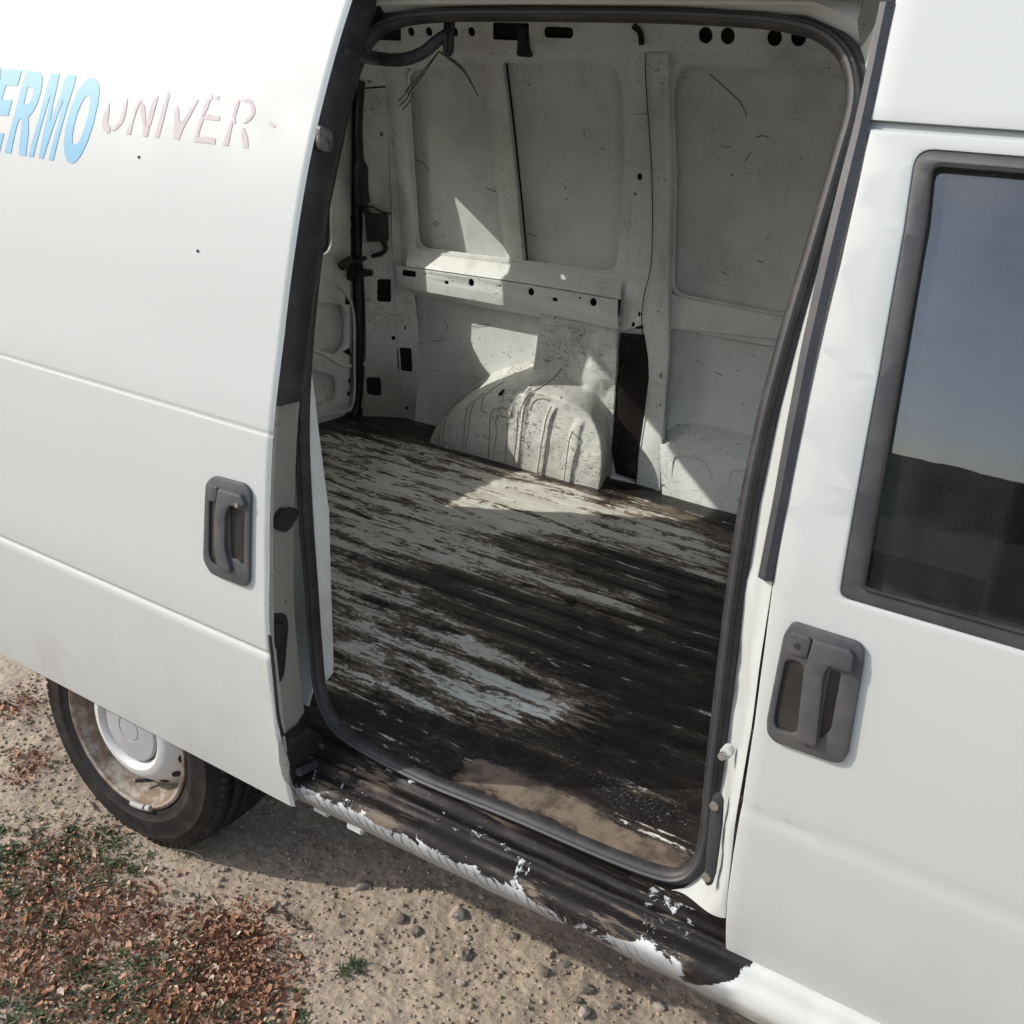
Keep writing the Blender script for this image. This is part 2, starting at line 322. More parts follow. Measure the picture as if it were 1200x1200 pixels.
for c_, a_, b_ in zip([(-0.4122, 1.1029), (-0.3223, 1.0867), (-0.2205, 1.1015), (-0.1083, 1.1066), (0.0135, 1.1053), (0.1034, 1.0942), (0.1926, 1.1134), (0.2417, 1.1075)], (.0045, .009, .011, .006, .0115, .010, .005, .0115), (.003, .006, .0125, .003, .012, .0065, .003, .013)): hl.append(ell(c_, a_, b_))
plate('rail_face', face_out, hl, on_far(.082), M_WALL, van, th=.004, bev=.0015)
loft('rail_underside', [low, [(-0.4838, 1.6534, 1.025), (-0.4725, 1.6535, 1.0237), (-0.0314, 1.653, 1.031), (0.2984, 1.6533, 1.027), (0.3314, 1.6533, 1.0272)], [(-0.5281, 1.7125, 1.003), (-0.5165, 1.7125, 1.0016), (-0.0661, 1.7122, 1.0096), (0.271, 1.7125, 1.0032), (0.3047, 1.7125, 1.0034)]], M_WALL, van)
plate('rail_hole_shade', [(-0.5352, 1.1071), (0.3261, 1.1258), (0.3206, 1.047), (-0.5288, 1.0573)], [], on_far(.062), M_CAV, van, th=.002, bev=0)  # dark sheet standing in for the shade behind the rail holes
# front waist rail
loft('front_rail', [[(x, float(FAR(z)) - o, z) for x in (.46, 2.75)] for z, o in ((1.1583, .002), (1.148, .034), (1.1092, .036), (1.091, .020), (1.078, .030), (1.0597, .030), (1.0518, .002))], M_WALL, van, n=20)
# header rail with its row of round holes
hz = 1.862
hh = []
for c_, rr_ in zip([(-0.3853, 1.8447), (-0.3175, 1.8464), (-0.2232, 1.8487), (-0.1618, 1.8503), (0.5691, 1.8608), (0.6295, 1.8605), (0.7531, 1.8601), (0.8138, 1.8618)], (.012, .012, .012, .012, .019, .019, .019, .019)): hh.append(ell(c_, rr_, rr_, 16))
hh.append(rounded([(-0.0826, 1.8758), (0.0381, 1.8763), (0.0315, 1.8317), (-0.0904, 1.8325)], .004)); hh.append(rounded([(0.0873, 1.869), (0.1801, 1.8691), (0.1772, 1.8422), (0.0836, 1.8417)], .016))
plate('header_rail', [(-0.4058, 1.9135)] + [(2.8, 1.99)] + [(2.8, 1.80)] + [(0.9209, 1.8134), (0.4797, 1.8208), (0.2499, 1.8173), (-0.4383, 1.7901)], hh, on_far(.07), M_FRAME, van, th=.005, bev=.002)
plate('header_hole_shade', [(-.6, 1.95), (2.7, 1.95), (2.7, 1.82), (-.6, 1.82)], [], on_far(.052), M_CAV, van, th=.002, bev=0)  # dark backing, so the header holes look shaded inside
loft('header_lip', [[(-0.4383, 1.4915, 1.7901), (0.2499, 1.4816, 1.8173), (0.4797, 1.4803, 1.8208), (0.9209, 1.483, 1.8134)], [(-0.4473, 1.5035, 1.7786), (0.245, 1.4925, 1.8094), (0.476, 1.4911, 1.8133), (0.9194, 1.4936, 1.8064)], [(-0.4635, 1.525, 1.7624), (0.2359, 1.5121, 1.7997), (0.4687, 1.5105, 1.804), (0.9158, 1.5127, 1.7979)]], M_FRAME, van)
box('header_bracket', (.0, 1.46, 1.79), (.035, 1.50, 1.865), M_BLACK, van, .004)
tube('header_clip', [(0.3702, 1.4439, 1.8761), (0.3893, 1.45, 1.8608), (0.3927, 1.4607, 1.8329)], .008, M_CAV, van, n=6)
# centre pillar
PLN = [(0.4002, 1.8148), (0.3984, 1.7567), (0.4075, 1.6273), (0.4172, 1.5141), (0.4255, 1.3717), (0.4273, 1.2421), (0.4111, 1.1546), (0.4106, 1.0621), (0.4383, 0.9674), (0.4496, 0.9015), (0.4521, 0.77), (0.4544, 0.6595), (0.4697, 0.5307)]
PLL = [(0.3362, 1.8126), (0.3266, 1.7105), (0.3381, 1.5539), (0.3484, 1.4364), (0.3482, 1.2876), (0.3425, 1.1836), (0.3347, 1.1298), (0.3373, 1.0282)]
plate('pillar_cover', PLN[:8] + PLL[::-1], [ell((0.3704, 1.4935), .008, .010), ell((0.3565, 1.4444), .004, .004), ell((0.3905, 1.0908), .004, .008), ell((0.3735, 1.0532), .006, .010)], on_far(.058), M_FRAME, van, th=.004, bev=.0015)
plate('pillar_stiffener', rounded([(0.3417, 1.6584), (0.4076, 1.6625), (0.4108, 1.5689), (0.341, 1.5633)], .01), [], on_far(.062), M_FRAME, van, th=.004, bev=.0018)
plate('pillar_hole_shade', [(0.3423, 1.5168), (0.394, 1.5213), (0.4079, 1.047), (0.3586, 1.0387)], [], on_far(.051), M_CAV, van, th=.002, bev=0)  # dark sheet painting the shade behind the pillar cover
PLR = [(0.4648, 1.8163), (0.461, 1.7171), (0.4695, 1.6092), (0.4746, 1.5193), (0.4819, 1.2805), (0.4869, 1.1801), (0.4994, 1.052), (0.5085, 0.9739), (0.5157, 0.8402), (0.5251, 0.7194), (0.5527, 0.5459)]
def flange_bulge(s, t): return .012
plate('pillar_flange', PLN[::1] + PLR[::-1], [ell((0.4901, 0.9165), .0035, .008)], on_far(.068), M_FRAME, van, th=.012, bev=.005)
tube('pillar_edge', [(x, float(FAR(z)) - .080, z) for x, z in PLN], .0016, M_CAV, van, n=5, sub=3)
def mat_pad():
    n = NT('bitumen_pad'); r = n.ramp(n.noise(30, 4, .7), .66, .72); s_ = n.ramp(n.noise(170, 2), .70, .74)
    zz_ = n.xyz()[2]; r = n.math('MULTIPLY', r, n.ramp(zz_, .60, .72, 1, .25))
    c = n.mix(r, (.016, .012, .012), (.30, .14, .07)); c = n.mix(s_, c, (.4, .37, .34)); return n.out(c, .28, bump=n.noise(25, 4), bs=.3, bd=.004)
M_PAD = mat_pad()
plate('pillar_pad', [(0.3343, 1.0229), (0.4189, 1.0321), (0.4405, 0.9686), (0.4489, 0.9022), (0.4565, 0.6612), (0.4587, 0.569), (0.384, 0.5735), (0.3486, 0.6647), (0.3341, 0.8019), (0.3311, 0.9126)], [], on_far(.062), M_PAD, van, th=.006, bev=.002)
loft('pillar_foot', [[(0.3688, 1.616, 0.5683), (0.4153, 1.616, 0.5682), (0.4681, 1.6154, 0.5641)], [(0.3827, 1.5934, 0.5484), (0.43, 1.5927, 0.5431), (0.4825, 1.5921, 0.5393)], [(0.3972, 1.5596, 0.5203), (0.4499, 1.5591, 0.5168), (0.5105, 1.5589, 0.5155)]], M_LOW, van, n=12)
plate('foot_hole_shade', ell((0.4402, 0.5541), .008, .007), [], on_far(.092), M_CAV, van, th=.001, bev=0)  # dark disc laid on the foot, shade of a hole as colour

# wheel arch: pressed dome with ribs and the damper tower above it
def arch_fn(X, Z_):
    cx = .075; u = (X - cx) / np.where(X < cx, .375, .272); v = (Z_ - .50) / np.where(X < cx, .325 - .06 * ((X - cx) / -.37).clip(0, 1), .335)
    e = np.where(X < cx, 2.3, 3.4); r = (np.abs(u) ** e + np.abs(v).clip(0) ** e) ** (1 / e)
    b = .205 * np.where(X < cx, sstep(1.17, .90, r), sstep(1.10, .93, r))
    # tower
    tw = .076 * sstep(-.005, .045, X - .06 * (Z_ - .95)) * sstep(.340, .325, X - .08 * (.995 - Z_))
    kx = (X - .245) / .085; kz = (Z_ - .87) / .125; kn = .020 * sstep(1.1, .0, np.abs(kx) ** 1.3 + np.abs(kz) ** 1.2); hx = (X - .335) / .05; hz_ = (Z_ - .93) / .06
    tw = tw + kn - .022 * sstep(1.1, .6, np.maximum(np.abs((X - .21) / .045), np.abs((Z_ - .985) / .03))) + .018 * sstep(1.2, .2, np.abs(hx) + np.abs(hz_))
    b = (b ** 6 + np.abs(tw) ** 6) ** (1 / 6) - .0005
    # ribs on the face
    for x0, z0, z1, w, h in ARCH_RIBS:
        h = h * 1.0
        xx = x0 - .062 * float(sstep(0, .35, x0)) + .03 * sstep(.70, .9, Z_) * (1 if x0 > .1 else -.3)
        b = b + h * np.exp(-((X - xx) / w) ** 4) * sstep(z0 - .02, z0, Z_) * sstep(z1 + .02, z1 - .01, Z_)
    b = b + .0018 * vnoise(X, Z_, .05, 8) + .0012 * vnoise(X, Z_, .02, 9)
    return b
ax_ = [-0.2215, -0.1168, -0.0088, 0.0391, 0.0954, 0.186, 0.2901]
ARCH_RIBS = [(ax_[0], .58, .76, .010, .006), (ax_[1], .58, .775, .012, .006), (ax_[2], .58, .77, .006, .006), (ax_[3], .73, .77, .014, .006), (ax_[4], .58, .90, .009, .005), (ax_[5], .56, .775, .010, .006), (ax_[6], .56, .75, .014, .007)]
def arch_w(X, Z_):
    b = arch_fn(X, Z_); return (X + .5 * np.clip(b - .07, 0, 1) * sstep(0, .33, X), FAR(Z_) - b + .003, Z_)
grid('wheel_arch', np.linspace(-.42, .39, 260), np.linspace(.54, 1.075, 150), arch_w, M_ARCH, van, ang=60)
CRE = [[(-0.1886, 1.5, 0.7444), (-0.2107, 1.5, 0.6981), (-0.2192, 1.5, 0.6258), (-0.2187, 1.5, 0.5398)], [(-0.1648, 1.5, 0.7561), (-0.1951, 1.5, 0.7153), (-0.2096, 1.5, 0.635), (-0.2078, 1.5, 0.5424)], [(-0.1049, 1.5, 0.741), (-0.1233, 1.5, 0.7027), (-0.1229, 1.5, 0.6471), (-0.1236, 1.5, 0.5551)], [(-0.085, 1.5, 0.7655), (-0.1059, 1.5, 0.7202), (-0.1093, 1.5, 0.6502), (-0.1088, 1.5, 0.5799)],
 [(-0.0442, 1.5, 0.8008), (-0.0689, 1.5, 0.762), (-0.0695, 1.5, 0.7142), (-0.0456, 1.5, 0.7125)], [(-0.0173, 1.5, 0.5451), (-0.0256, 1.5, 0.6342), (-0.029, 1.5, 0.7228), (0.0381, 1.5, 0.7405), (0.0418, 1.5, 0.7143), (-0.0043, 1.5, 0.7077), (-0.0012, 1.5, 0.6467), (-0.0027, 1.5, 0.5628)],
 [(0.136, 1.5, 0.829), (0.1011, 1.5, 0.8035), (0.0799, 1.5, 0.7527), (0.0797, 1.5, 0.7192)], [(0.1684, 1.5, 0.8755), (0.1359, 1.5, 0.8303), (0.0991, 1.5, 0.7833), (0.092, 1.5, 0.7353), (0.0953, 1.5, 0.6618), (0.0989, 1.5, 0.5664)], [(0.1933, 1.5, 0.7833), (0.1812, 1.5, 0.7413), (0.1775, 1.5, 0.6872), (0.1767, 1.5, 0.5923), (0.1795, 1.5, 0.5379)], [(0.2124, 1.5, 0.7822), (0.1971, 1.5, 0.7448), (0.1941, 1.5, 0.6843), (0.1949, 1.5, 0.5831), (0.1956, 1.5, 0.5282)],
 [(0.2806, 1.5, 0.7238), (0.2734, 1.5, 0.6826), (0.2752, 1.5, 0.6095), (0.278, 1.5, 0.5252)], [(0.2827, 1.5, 0.7177), (0.3135, 1.5, 0.6971), (0.3043, 1.5, 0.6765), (0.2972, 1.5, 0.6216), (0.2973, 1.5, 0.5234)], [(0.1131, 1.5, 0.7531), (0.1218, 1.5, 0.7815), (0.1463, 1.5, 0.7984), (0.1829, 1.5, 0.8007)], [(0.0685, 1.5, 0.7436), (0.0758, 1.5, 0.6573), (0.0788, 1.5, 0.5754)], [(0.034, 1.5, 0.6957), (0.042, 1.5, 0.6152), (0.0444, 1.5, 0.5671)]]
M_CREASE = mat_worn('crease_grime', base=(.36, .33, .28), chips=1.2, grime=.9, speck=.9)
def arch_pt(x, z):
    X = x - .062 * float(sstep(0, .35, x)); q = arch_w(np.array(X), np.array(z)); return Vector((float(q[0]), float(q[1]) - .0005, z))
for q in CRE: tube('pressed_crease', [arch_pt(p[0], p[2]) for p in smooth_path(q, 5)], .0022, M_CREASE, van, n=5, sub=0)
for q in ([(0.0746, 1.6362, 0.986), (0.099, 1.6354, 1.0041), (0.1299, 1.6348, 1.0177), (0.1609, 1.6343, 1.0256), (0.2595, 1.6342, 1.0284), (0.3202, 1.6344, 1.0252)], [(0.0922, 1.638, 0.9607), (0.1398, 1.6378, 0.9662), (0.1969, 1.6379, 0.9623), (0.2259, 1.6385, 0.9229)], [(-0.4149, 1.6891, 0.7591), (-0.3318, 1.6891, 0.7593), (-0.2572, 1.6887, 0.7552), (-0.2153, 1.6901, 0.7692)]): tube('pressed_edge', q, .003, M_ARCH, van, n=6, sub=4)
plate('arch_hole_shade', ell((-0.0042, 0.7868), .008, .009), [], lambda s, t, d: (s, float(FAR(t) - arch_fn(np.array(s), np.array(t))) - .004, t), M_CAV, van, th=.001, bev=0)  # dark disc on the arch face, painting a hole's shade
# low box forward of the pillar
bt = [(0.4944, 1.7004, 0.6826), (0.5088, 1.7064, 0.7333), (0.5428, 1.7089, 0.7574), (0.5784, 1.7102, 0.7706), (0.6836, 1.7105, 0.7743), (0.7866, 1.7104, 0.7727)]; bt.append((1.6, bt[-1][1], bt[-1][2]))
bc = [(0.5289, 1.6181, 0.7045), (0.5601, 1.6186, 0.7088), (0.6035, 1.6185, 0.7079), (0.6877, 1.6188, 0.7111), (0.7561, 1.6192, 0.7138), (0.818, 1.6193, 0.7151)]; bc.append((1.6, bc[-1][1], bc[-1][2]))
bb = [(0.5708, 1.584, 0.5532), (0.599, 1.5827, 0.5437), (0.6423, 1.5828, 0.5439), (0.7274, 1.5828, 0.5442), (0.7969, 1.5827, 0.5435), (0.8326, 1.5826, 0.5423)]; bb.append((1.6, bb[-1][1], .535))
loft('step_box', [bt, [tuple(Vector(a).lerp(Vector(b), .9) + Vector((0, 0, .004))) for a, b in zip(bt, bc)], bc, [tuple(Vector(a).lerp(Vector(b), .12) + Vector((0, -.005, 0))) for a, b in zip(bc, bb)], bb, [tuple(Vector(b) + Vector((0, -.05, -.012))) for b in bb]], M_LOW, van, n=50, ang=25)
for ring in ([(0.5908, 1.608, 0.6879), (0.6517, 1.6091, 0.6967), (0.6912, 1.6073, 0.6818), (0.7122, 1.6028, 0.6466), (0.7359, 1.5968, 0.5986), (0.632, 1.5946, 0.5805), (0.5964, 1.5952, 0.5853), (0.5826, 1.604, 0.656)], [(0.7711, 1.6073, 0.6822), (0.8322, 1.6079, 0.6864), (0.8603, 1.5974, 0.6036), (0.8028, 1.5963, 0.5941), (0.7763, 1.6008, 0.6303)]): tube('pressed_bead', ring, .004, M_LOW, van, n=6, closed=True, sub=3)

# scratches through the paint of the skin panels
SCR = [[(0.5546, 1.5633, 1.7732), (0.5992, 1.5737, 1.742), (0.6365, 1.5825, 1.7147), (0.6545, 1.5894, 1.6925), (0.6628, 1.5956, 1.6717)], [(0.6899, 1.6092, 1.6241), (0.7112, 1.6076, 1.6299), (0.7282, 1.6084, 1.6269)], [(0.6651, 1.6265, 1.5581), (0.6738, 1.6224, 1.5745), (0.6804, 1.6194, 1.5861)], [(-0.4941, 1.6473, 1.4679), (-0.4659, 1.6479, 1.4648), (-0.4458, 1.6504, 1.453), (-0.4333, 1.6535, 1.4378)], [(-0.4267, 1.6863, 1.2541), (-0.4041, 1.6837, 1.271)], [(-0.4335, 1.6851, 1.2619), (-0.4146, 1.683, 1.2755)],
 [(-0.4772, 1.6125, 1.6121), (-0.4695, 1.6172, 1.5944)], [(0.1583, 1.614, 1.6067), (0.1605, 1.619, 1.5878)], [(0.2118, 1.6265, 1.5582), (0.2318, 1.6267, 1.5574)], [(-0.2088, 1.6601, 1.4048), (-0.1825, 1.6611, 1.3994), (-0.1564, 1.6627, 1.3913)], [(-0.0514, 1.6824, 1.2791), (-0.0126, 1.6834, 1.2729)], [(0.6007, 1.6181, 1.5909), (0.6205, 1.6172, 1.5947)], [(0.7268, 1.6798, 1.2956), (0.7427, 1.6806, 1.2905)], [(0.6193, 1.6871, 1.2487), (0.6386, 1.6881, 1.2414)], [(0.5521, 1.7074, 1.0571), (0.5671, 1.7079, 1.0491)], [(0.6371, 1.7123, 0.9442), (0.6603, 1.7124, 0.9379)], [(-0.3884, 1.7124, 0.9366), (-0.3729, 1.7125, 0.9239), (-0.3752, 1.7125, 0.8992)], [(-0.4399, 1.7114, 0.8511), (-0.3914, 1.7118, 0.8626)], [(-0.4035, 1.7121, 0.8729), (-0.3768, 1.712, 0.8682)], [(-0.267, 1.7125, 0.9325), (-0.2353, 1.7123, 0.9438), (-0.1897, 1.7121, 0.9544)]]
for q in SCR: tube('scratch', q, .0010, M_CAV, van, n=4, sub=2)
# ---------------- D pillar at the rear corner
pil_out = [(0.097, 1.8301), (0.253, 1.8415), (0.2427, 1.7447), (0.2246, 1.4316), (0.2281, 1.17), (0.2142, 1.092), (0.2197, 1.0108), (0.248, 0.7802), (0.2604, 0.718), (0.2928, 0.6244), (0.318, 0.4643), (0.0618, 0.5265), (0.0372, 1.1358), (0.0795, 1.6334)]
ph = [rounded([(0.0878, 1.0583), (0.1357, 1.0609), (0.1351, 0.9791), (0.0867, 0.9797)], .008), rounded([(0.1617, 0.817), (0.2142, 0.8162), (0.2249, 0.7291), (0.1714, 0.7363)], .008), rounded([(0.0601, 0.7035), (0.1124, 0.7057), (0.1224, 0.6369), (0.0692, 0.6411)], .014),
      ell((0.1405, 1.5417), .006, .008, 10), ell((0.1263, 1.6995), .008, .005, 10), ell((0.1475, 0.8505), .007, .008, 10), ell((0.1798, 1.3456), .004, .004, 8), ell((0.0524, 1.0744), .005, .008, 8), ell((0.0496, 0.753), .004, .008, 8), ell((0.2204, 0.5962), .006, .006, 8), ell((0.1887, 0.8896), .003, .007, 8)]
plate('rear_pillar', pil_out, ph, on_pillar(0), M_PILLAR, van, th=.004, bev=.0015)
plate('pillar_hole_shade', [(.07, 1.2), (.27, 1.2), (.27, .56), (.06, .56)], [], on_pillar(-.02), M_CAV, van, th=.002, bev=0)  # dark sheet giving the rear pillar holes their shade
tube('pillar_crease', [(lambda q: q)(on_pillar(.002)(s, t, 0)) for s, t in [(0.1934, 1.7412), (0.1585, 1.4274), (0.1475, 1.0525), (0.174, 0.777), (0.2157, 0.5255)]], .004, M_PILLAR, van, n=6)
plate('pillar_seam', [(0.0815, 1.6764), (0.2376, 1.6973), (0.2368, 1.6923), (0.0806, 1.6713)], [], on_pillar(.0025), M_CAV, van, th=.001, bev=0)
bx = [(0.0589, 1.2846), (0.1374, 1.2864), (0.1345, 1.1969), (0.0577, 1.1896)]
plate('junction_box', rounded(bx, .008), [], on_pillar(.025), M_BLACK, van, th=.035, bev=.004)
loom = [on_pillar(.022)(s, t, 0) for s, t in [(0.1016, 1.6977), (0.07, 1.5554), (0.06, 1.4348), (0.0537, 1.3518), (0.0604, 1.3017), (0.0727, 1.2769)]]
tube('loom', loom, lambda t: .012 + .012 * (abs(t - .55) < .18), M_BLACK, van, n=8)
tube('wire', [on_pillar(.03)(s, t, 0) for s, t in [(0.0575, 1.3015), (0.0841, 1.3088), (0.1147, 1.2936), (0.1493, 1.29)]], .0035, M_WIRE, van, n=5)
tube('check_strap', [on_pillar(.03)(s, t, 0) for s, t in [(0.1139, 1.1957), (0.1214, 1.1699), (0.1028, 1.1512)]] + [(-0.64, 1.5968, 1.1325), (-0.64, 1.5195, 1.124), (-0.64, 1.4752, 1.119)], .009, M_BLACK, van, n=8)
tube('rubber_boot', [(-0.64, 1.4534, 1.1093), (-0.64, 1.4751, 1.1218), (-0.64, 1.4971, 1.1287)], .016, M_BLACK, van, n=8)
box('door_hinge', (-.672, 1.515, 1.055), (-.645, 1.535, 1.11), M_BLACK, van, .004); box('door_hinge', (-.66, 1.53, 1.072), (-.61, 1.59, 1.092), M_BLACK, van, .004)
# black gap seal round the rear doorway
tube('rear_door_seal', [(-0.665, 1.5535, 1.787), (-0.665, 1.5539, 1.5534), (-0.665, 1.5668, 1.1344), (-0.665, 1.5844, 0.7358), (-0.665, 1.5731, 0.5829), (-0.665, 1.5119, 0.5338), (-0.665, 1.4195, 0.522), (-0.665, 1.3524, 0.5277)] + [(-.665, .2, .53)], .014, M_BLACK, van, n=8)
# ---------------- rear doors
def rear_door(y0, y1, wy0, wy1, first):
    d_ = plate('rear_door', rounded([(y0, .56), (y1, .56), (y1, 1.78), (y0, 1.78)], .05), [rounded([(wy0, 1.15), (wy1, 1.15), (wy1, 1.66), (wy0, 1.66)], .05)] + ([rounded(h_, .02) for h_ in REC] if first else []), on_x(-.685), M_FRAME, van, th=.02, bev=.006, step=.3)
    mesh('window_pane', [(-.712, wy0 - .008, 1.142), (-.712, wy1 + .008, 1.142), (-.712, wy1 + .008, 1.668), (-.712, wy0 - .008, 1.668)], [(0, 3, 2, 1)], M_GLASSR, d_, smooth=False)
    rr = rounded([(wy0, 1.15), (wy1, 1.15), (wy1, 1.66), (wy0, 1.66)], .05, 6)
    tube('window_rubber', [(-.698, a, b) for a, b in rr], .011, M_RUB, d_, n=8, closed=True, sub=0)
    plate('outer_panel', rounded([(y0, .54), (y1, .54), (y1, 1.80), (y0, 1.80)], .05), [rounded([(wy0 - .008, 1.142), (wy1 + .008, 1.142), (wy1 + .008, 1.668), (wy0 - .008, 1.668)], .05)], on_x(-.745), M_PAINT, d_, th=.004, bev=.001, step=9)
    return d_
n_ = NT('window_glass'); M_GLASSR = n_.m
tr = n_.n.new('ShaderNodeBsdfTransparent'); tr.inputs[0].default_value = (.90, .93, .91, 1); gl = n_.n.new('ShaderNodeBsdfGlossy'); gl.inputs['Roughness'].default_value = .03; fr_ = n_.n.new('ShaderNodeLayerWeight'); fr_.inputs[0].default_value = .12
mx = n_.n.new('ShaderNodeMixShader'); n_.l.new(fr_.outputs[0], mx.inputs[0]); n_.l.new(tr.outputs[0], mx.inputs[1]); n_.l.new(gl.outputs[0], mx.inputs[2]); n_.l.new(mx.outputs[0], n_.n['Material Output'].inputs[0])
REC = [[(1.3132, 1.0054), (1.44, 0.9823), (1.5066, 0.9687), (1.5252, 0.9243), (1.5265, 0.8261), (1.4721, 0.7943), (1.3838, 0.8323), (1.3243, 0.8532)], [(1.311, 0.7721), (1.4187, 0.7384), (1.4772, 0.7157), (1.4868, 0.6667), (1.4733, 0.6279), (1.3878, 0.6355), (1.3226, 0.6485)]]
rd1 = rear_door(1.115, 1.545, 1.20, 1.445, True)
for h_ in [(1.5429, 1.2631), (1.5436, 1.2174), (1.5376, 0.6923), (1.5335, 0.645)]: plate('bolt_hole_shade', ell(h_, .007, .008, 10), [], on_x(-.671), M_CAV, rd1, th=.002, bev=0)  # dark discs on the door skin paint the shade of bolt holes
for p_ in ([(1.5152, 0.9976), (1.538, 0.9892), (1.5337, 0.9686), (1.511, 0.9712)], [(1.5038, 0.8047), (1.5359, 0.8122), (1.5457, 0.7795)]): plate('clip_hole_shade', p_, [], on_x(-.671), M_CAV, rd1, th=.002, bev=0)  # dark patches on the skin paint the shade of clip holes
tube('door_bead', [(-.672, a, b) for a, b in [(1.3426, 1.0789), (1.4397, 1.0612), (1.5061, 1.0135), (1.5571, 0.9386), (1.5646, 0.767), (1.5625, 0.607), (1.5015, 0.5804), (1.3833, 0.5924)]], .005, M_FRAME, rd1, n=6)
tube('door_bead', [(-.672, a, b) for a, b in [(1.341, 0.8359), (1.4186, 0.7997), (1.4998, 0.7525), (1.5462, 0.7448)]], .006, M_FRAME, rd1, n=6)
plate('recess_back', [(.9, .58), (1.575, .58), (1.575, 1.12), (.9, 1.12)], [], on_x(-.722), M_FRAME, rd1, th=.002, bev=0, step=9)
rd2 = rear_door(.12, 1.105, .47, 1.02, False)
plate('rear_header', [(-.05, 1.772), (1.66, 1.772), (1.50, 2.0), (.05, 2.0)], [], on_x(-.69), M_FRAME, van, th=.02, bev=.004, step=9)
loft('rear_corner', [[(-.76, float(FAR(z)) + .045, z) for z in np.linspace(.4, 1.95, 20)], [(-.76, 1.55, z) for z in np.linspace(.4, 1.95, 20)], [(-.68, 1.555 + float(FAR(z)) - 1.71, z) for z in np.linspace(.4, 1.95, 20)]], M_PAINT, van)

loft('rear_corner', [[(-.76, float(SEAL(z)) - .05, z) for z in np.linspace(.4, 1.92, 20)], [(-.76, .14, z) for z in np.linspace(.4, 1.92, 20)], [(-.68, .14, z) for z in np.linspace(.4, 1.92, 20)]], M_PAINT, van)
# ---------------- cargo floor
def mat_floor():
    n = NT('scraped_floor'); st = n.map((1.1, 9, 1)); pa = n.attr('paint'); di = n.attr('dirt')
    a = n.noise(7, 9, .74, n.map((.62, 3.3, 1), (0, 0, .03)), .9); b = n.noise(30, 6, .75, n.map((.85, 1.7, 1)), 1.2); c3 = n.noise(2.2, 5, .7, n.map((1, 1.6, 1)))
    rb = n.math('MULTIPLY', n.math('SINE', n.math('MULTIPLY', n.math('ADD', n.xyz()[1], n.math('MULTIPLY', n.noise(2.5, 3), .010)), 80.55), 0), .11)
    rb2 = n.math('MULTIPLY', n.math('SINE', n.math('MULTIPLY', n.math('ADD', n.xyz()[1], n.math('MULTIPLY', n.noise(4, 4), .02)), 322.0), 0), .05)
    w = n.math('ADD', n.math('ADD', n.math('MULTIPLY', pa, .62), n.math('ADD', rb, rb2)), n.math('ADD', n.math('MULTIPLY', n.math('SUBTRACT', a, .5), 2.3), n.math('MULTIPLY', n.math('SUBTRACT', b, .5), 1.35)))
    white = n.ramp(w, .44, .462); brown = n.ramp(w, .10, .34)
    dark = n.mix(n.ramp(n.noise(9, 6, .7), .42, .72), (.010, .008, .008), (.030, .023, .019))
    br = n.mix(n.ramp(n.noise(17, 6, .7, n.map((.5, 1.6, 1))), .35, .68), (.10, .070, .048), (.36, .28, .205))
    wh = n.mix(n.ramp(n.noise(12, 6, .75, n.map((.5, 1.8, 1))), .46, .74), (.86, .845, .77), (.52, .46, .37))
    k = n.mix(n.math('MULTIPLY', brown, n.ramp(pa, .05, .35, .12, 1)), dark, br); k = n.mix(white, k, wh)
    k = n.mix(n.math('MULTIPLY', n.ramp(n.math('ADD', di, n.math('MULTIPLY', n.math('SUBTRACT', n.noise(13, 6, .7, n.map((.7, 1.8, 1))), .5), 1.5)), .42, .62), .85), k, n.mix(n.ramp(n.noise(30, 5), .4, .65), (.26, .20, .145), (.12, .09, .068)))
    sp = n.ramp(n.noise(210, 2, .6), .70, .73); sp2 = n.math('MULTIPLY', n.ramp(n.noise(150, 4, .8), .60, .64), n.attr('grit'))
    k = n.mix(n.math('MULTIPLY', n.math('MAXIMUM', sp, sp2), .8), k, (.40, .41, .43))
    rg = n.mix(white, n.mix(n.ramp(n.noise(6, 5), .4, .65), (.38,) * 3, (.6,) * 3), (.5,) * 3)
    rg = n.mix(n.ramp(di, .2, .5), rg, (.75,) * 3)
    bmp = n.math('ADD', n.math('MULTIPLY', white, .6), n.math('ADD', n.math('MULTIPLY', b, .8), n.noise(70, 4, .7)))
    return n.out(k, rg, bump=bmp, bs=.55, bd=.004)
fx = np.concatenate([np.linspace(-.70, 1.45, 360), np.linspace(1.47, 2.8, 40)]); fy = np.linspace(-.03, 1.66, 330)
FX, FY = np.meshgrid(fx, fy, indexing='ij')
WHITE = [[(-0.6195, 1.3026), (-0.3493, 1.4354), (-0.0531, 1.4707), (0.4221, 1.4258), (0.5693, 1.4828), (0.9013, 1.3465), (0.992, 1.0332), (0.789, 1.1207), (0.5718, 1.0419), (0.3026, 0.9441), (0.0611, 0.9109), (-0.1771, 0.7827)],
 [(-0.1998, 0.8072), (0.079, 0.9272), (0.4307, 0.918), (0.6679, 0.9119), (0.9154, 0.8148), (0.9235, 0.7826), (0.7637, 0.7332), (0.4449, 0.7334), (0.0625, 0.5243)], [(0.0263, 0.5633), (0.3561, 0.5674), (0.5685, 0.4982), (0.7112, 0.4386), (0.8037, 0.3767), (0.7818, 0.2347), (0.6516, 0.2117), (0.4523, 0.1808)], [(0.4387, 0.1697), (0.6453, 0.249), (0.8558, 0.3758), (1.0122, 0.3479), (0.9417, 0.2622), (0.8122, 0.1897), (0.6542, 0.1528), (0.5061, 0.0948)]]
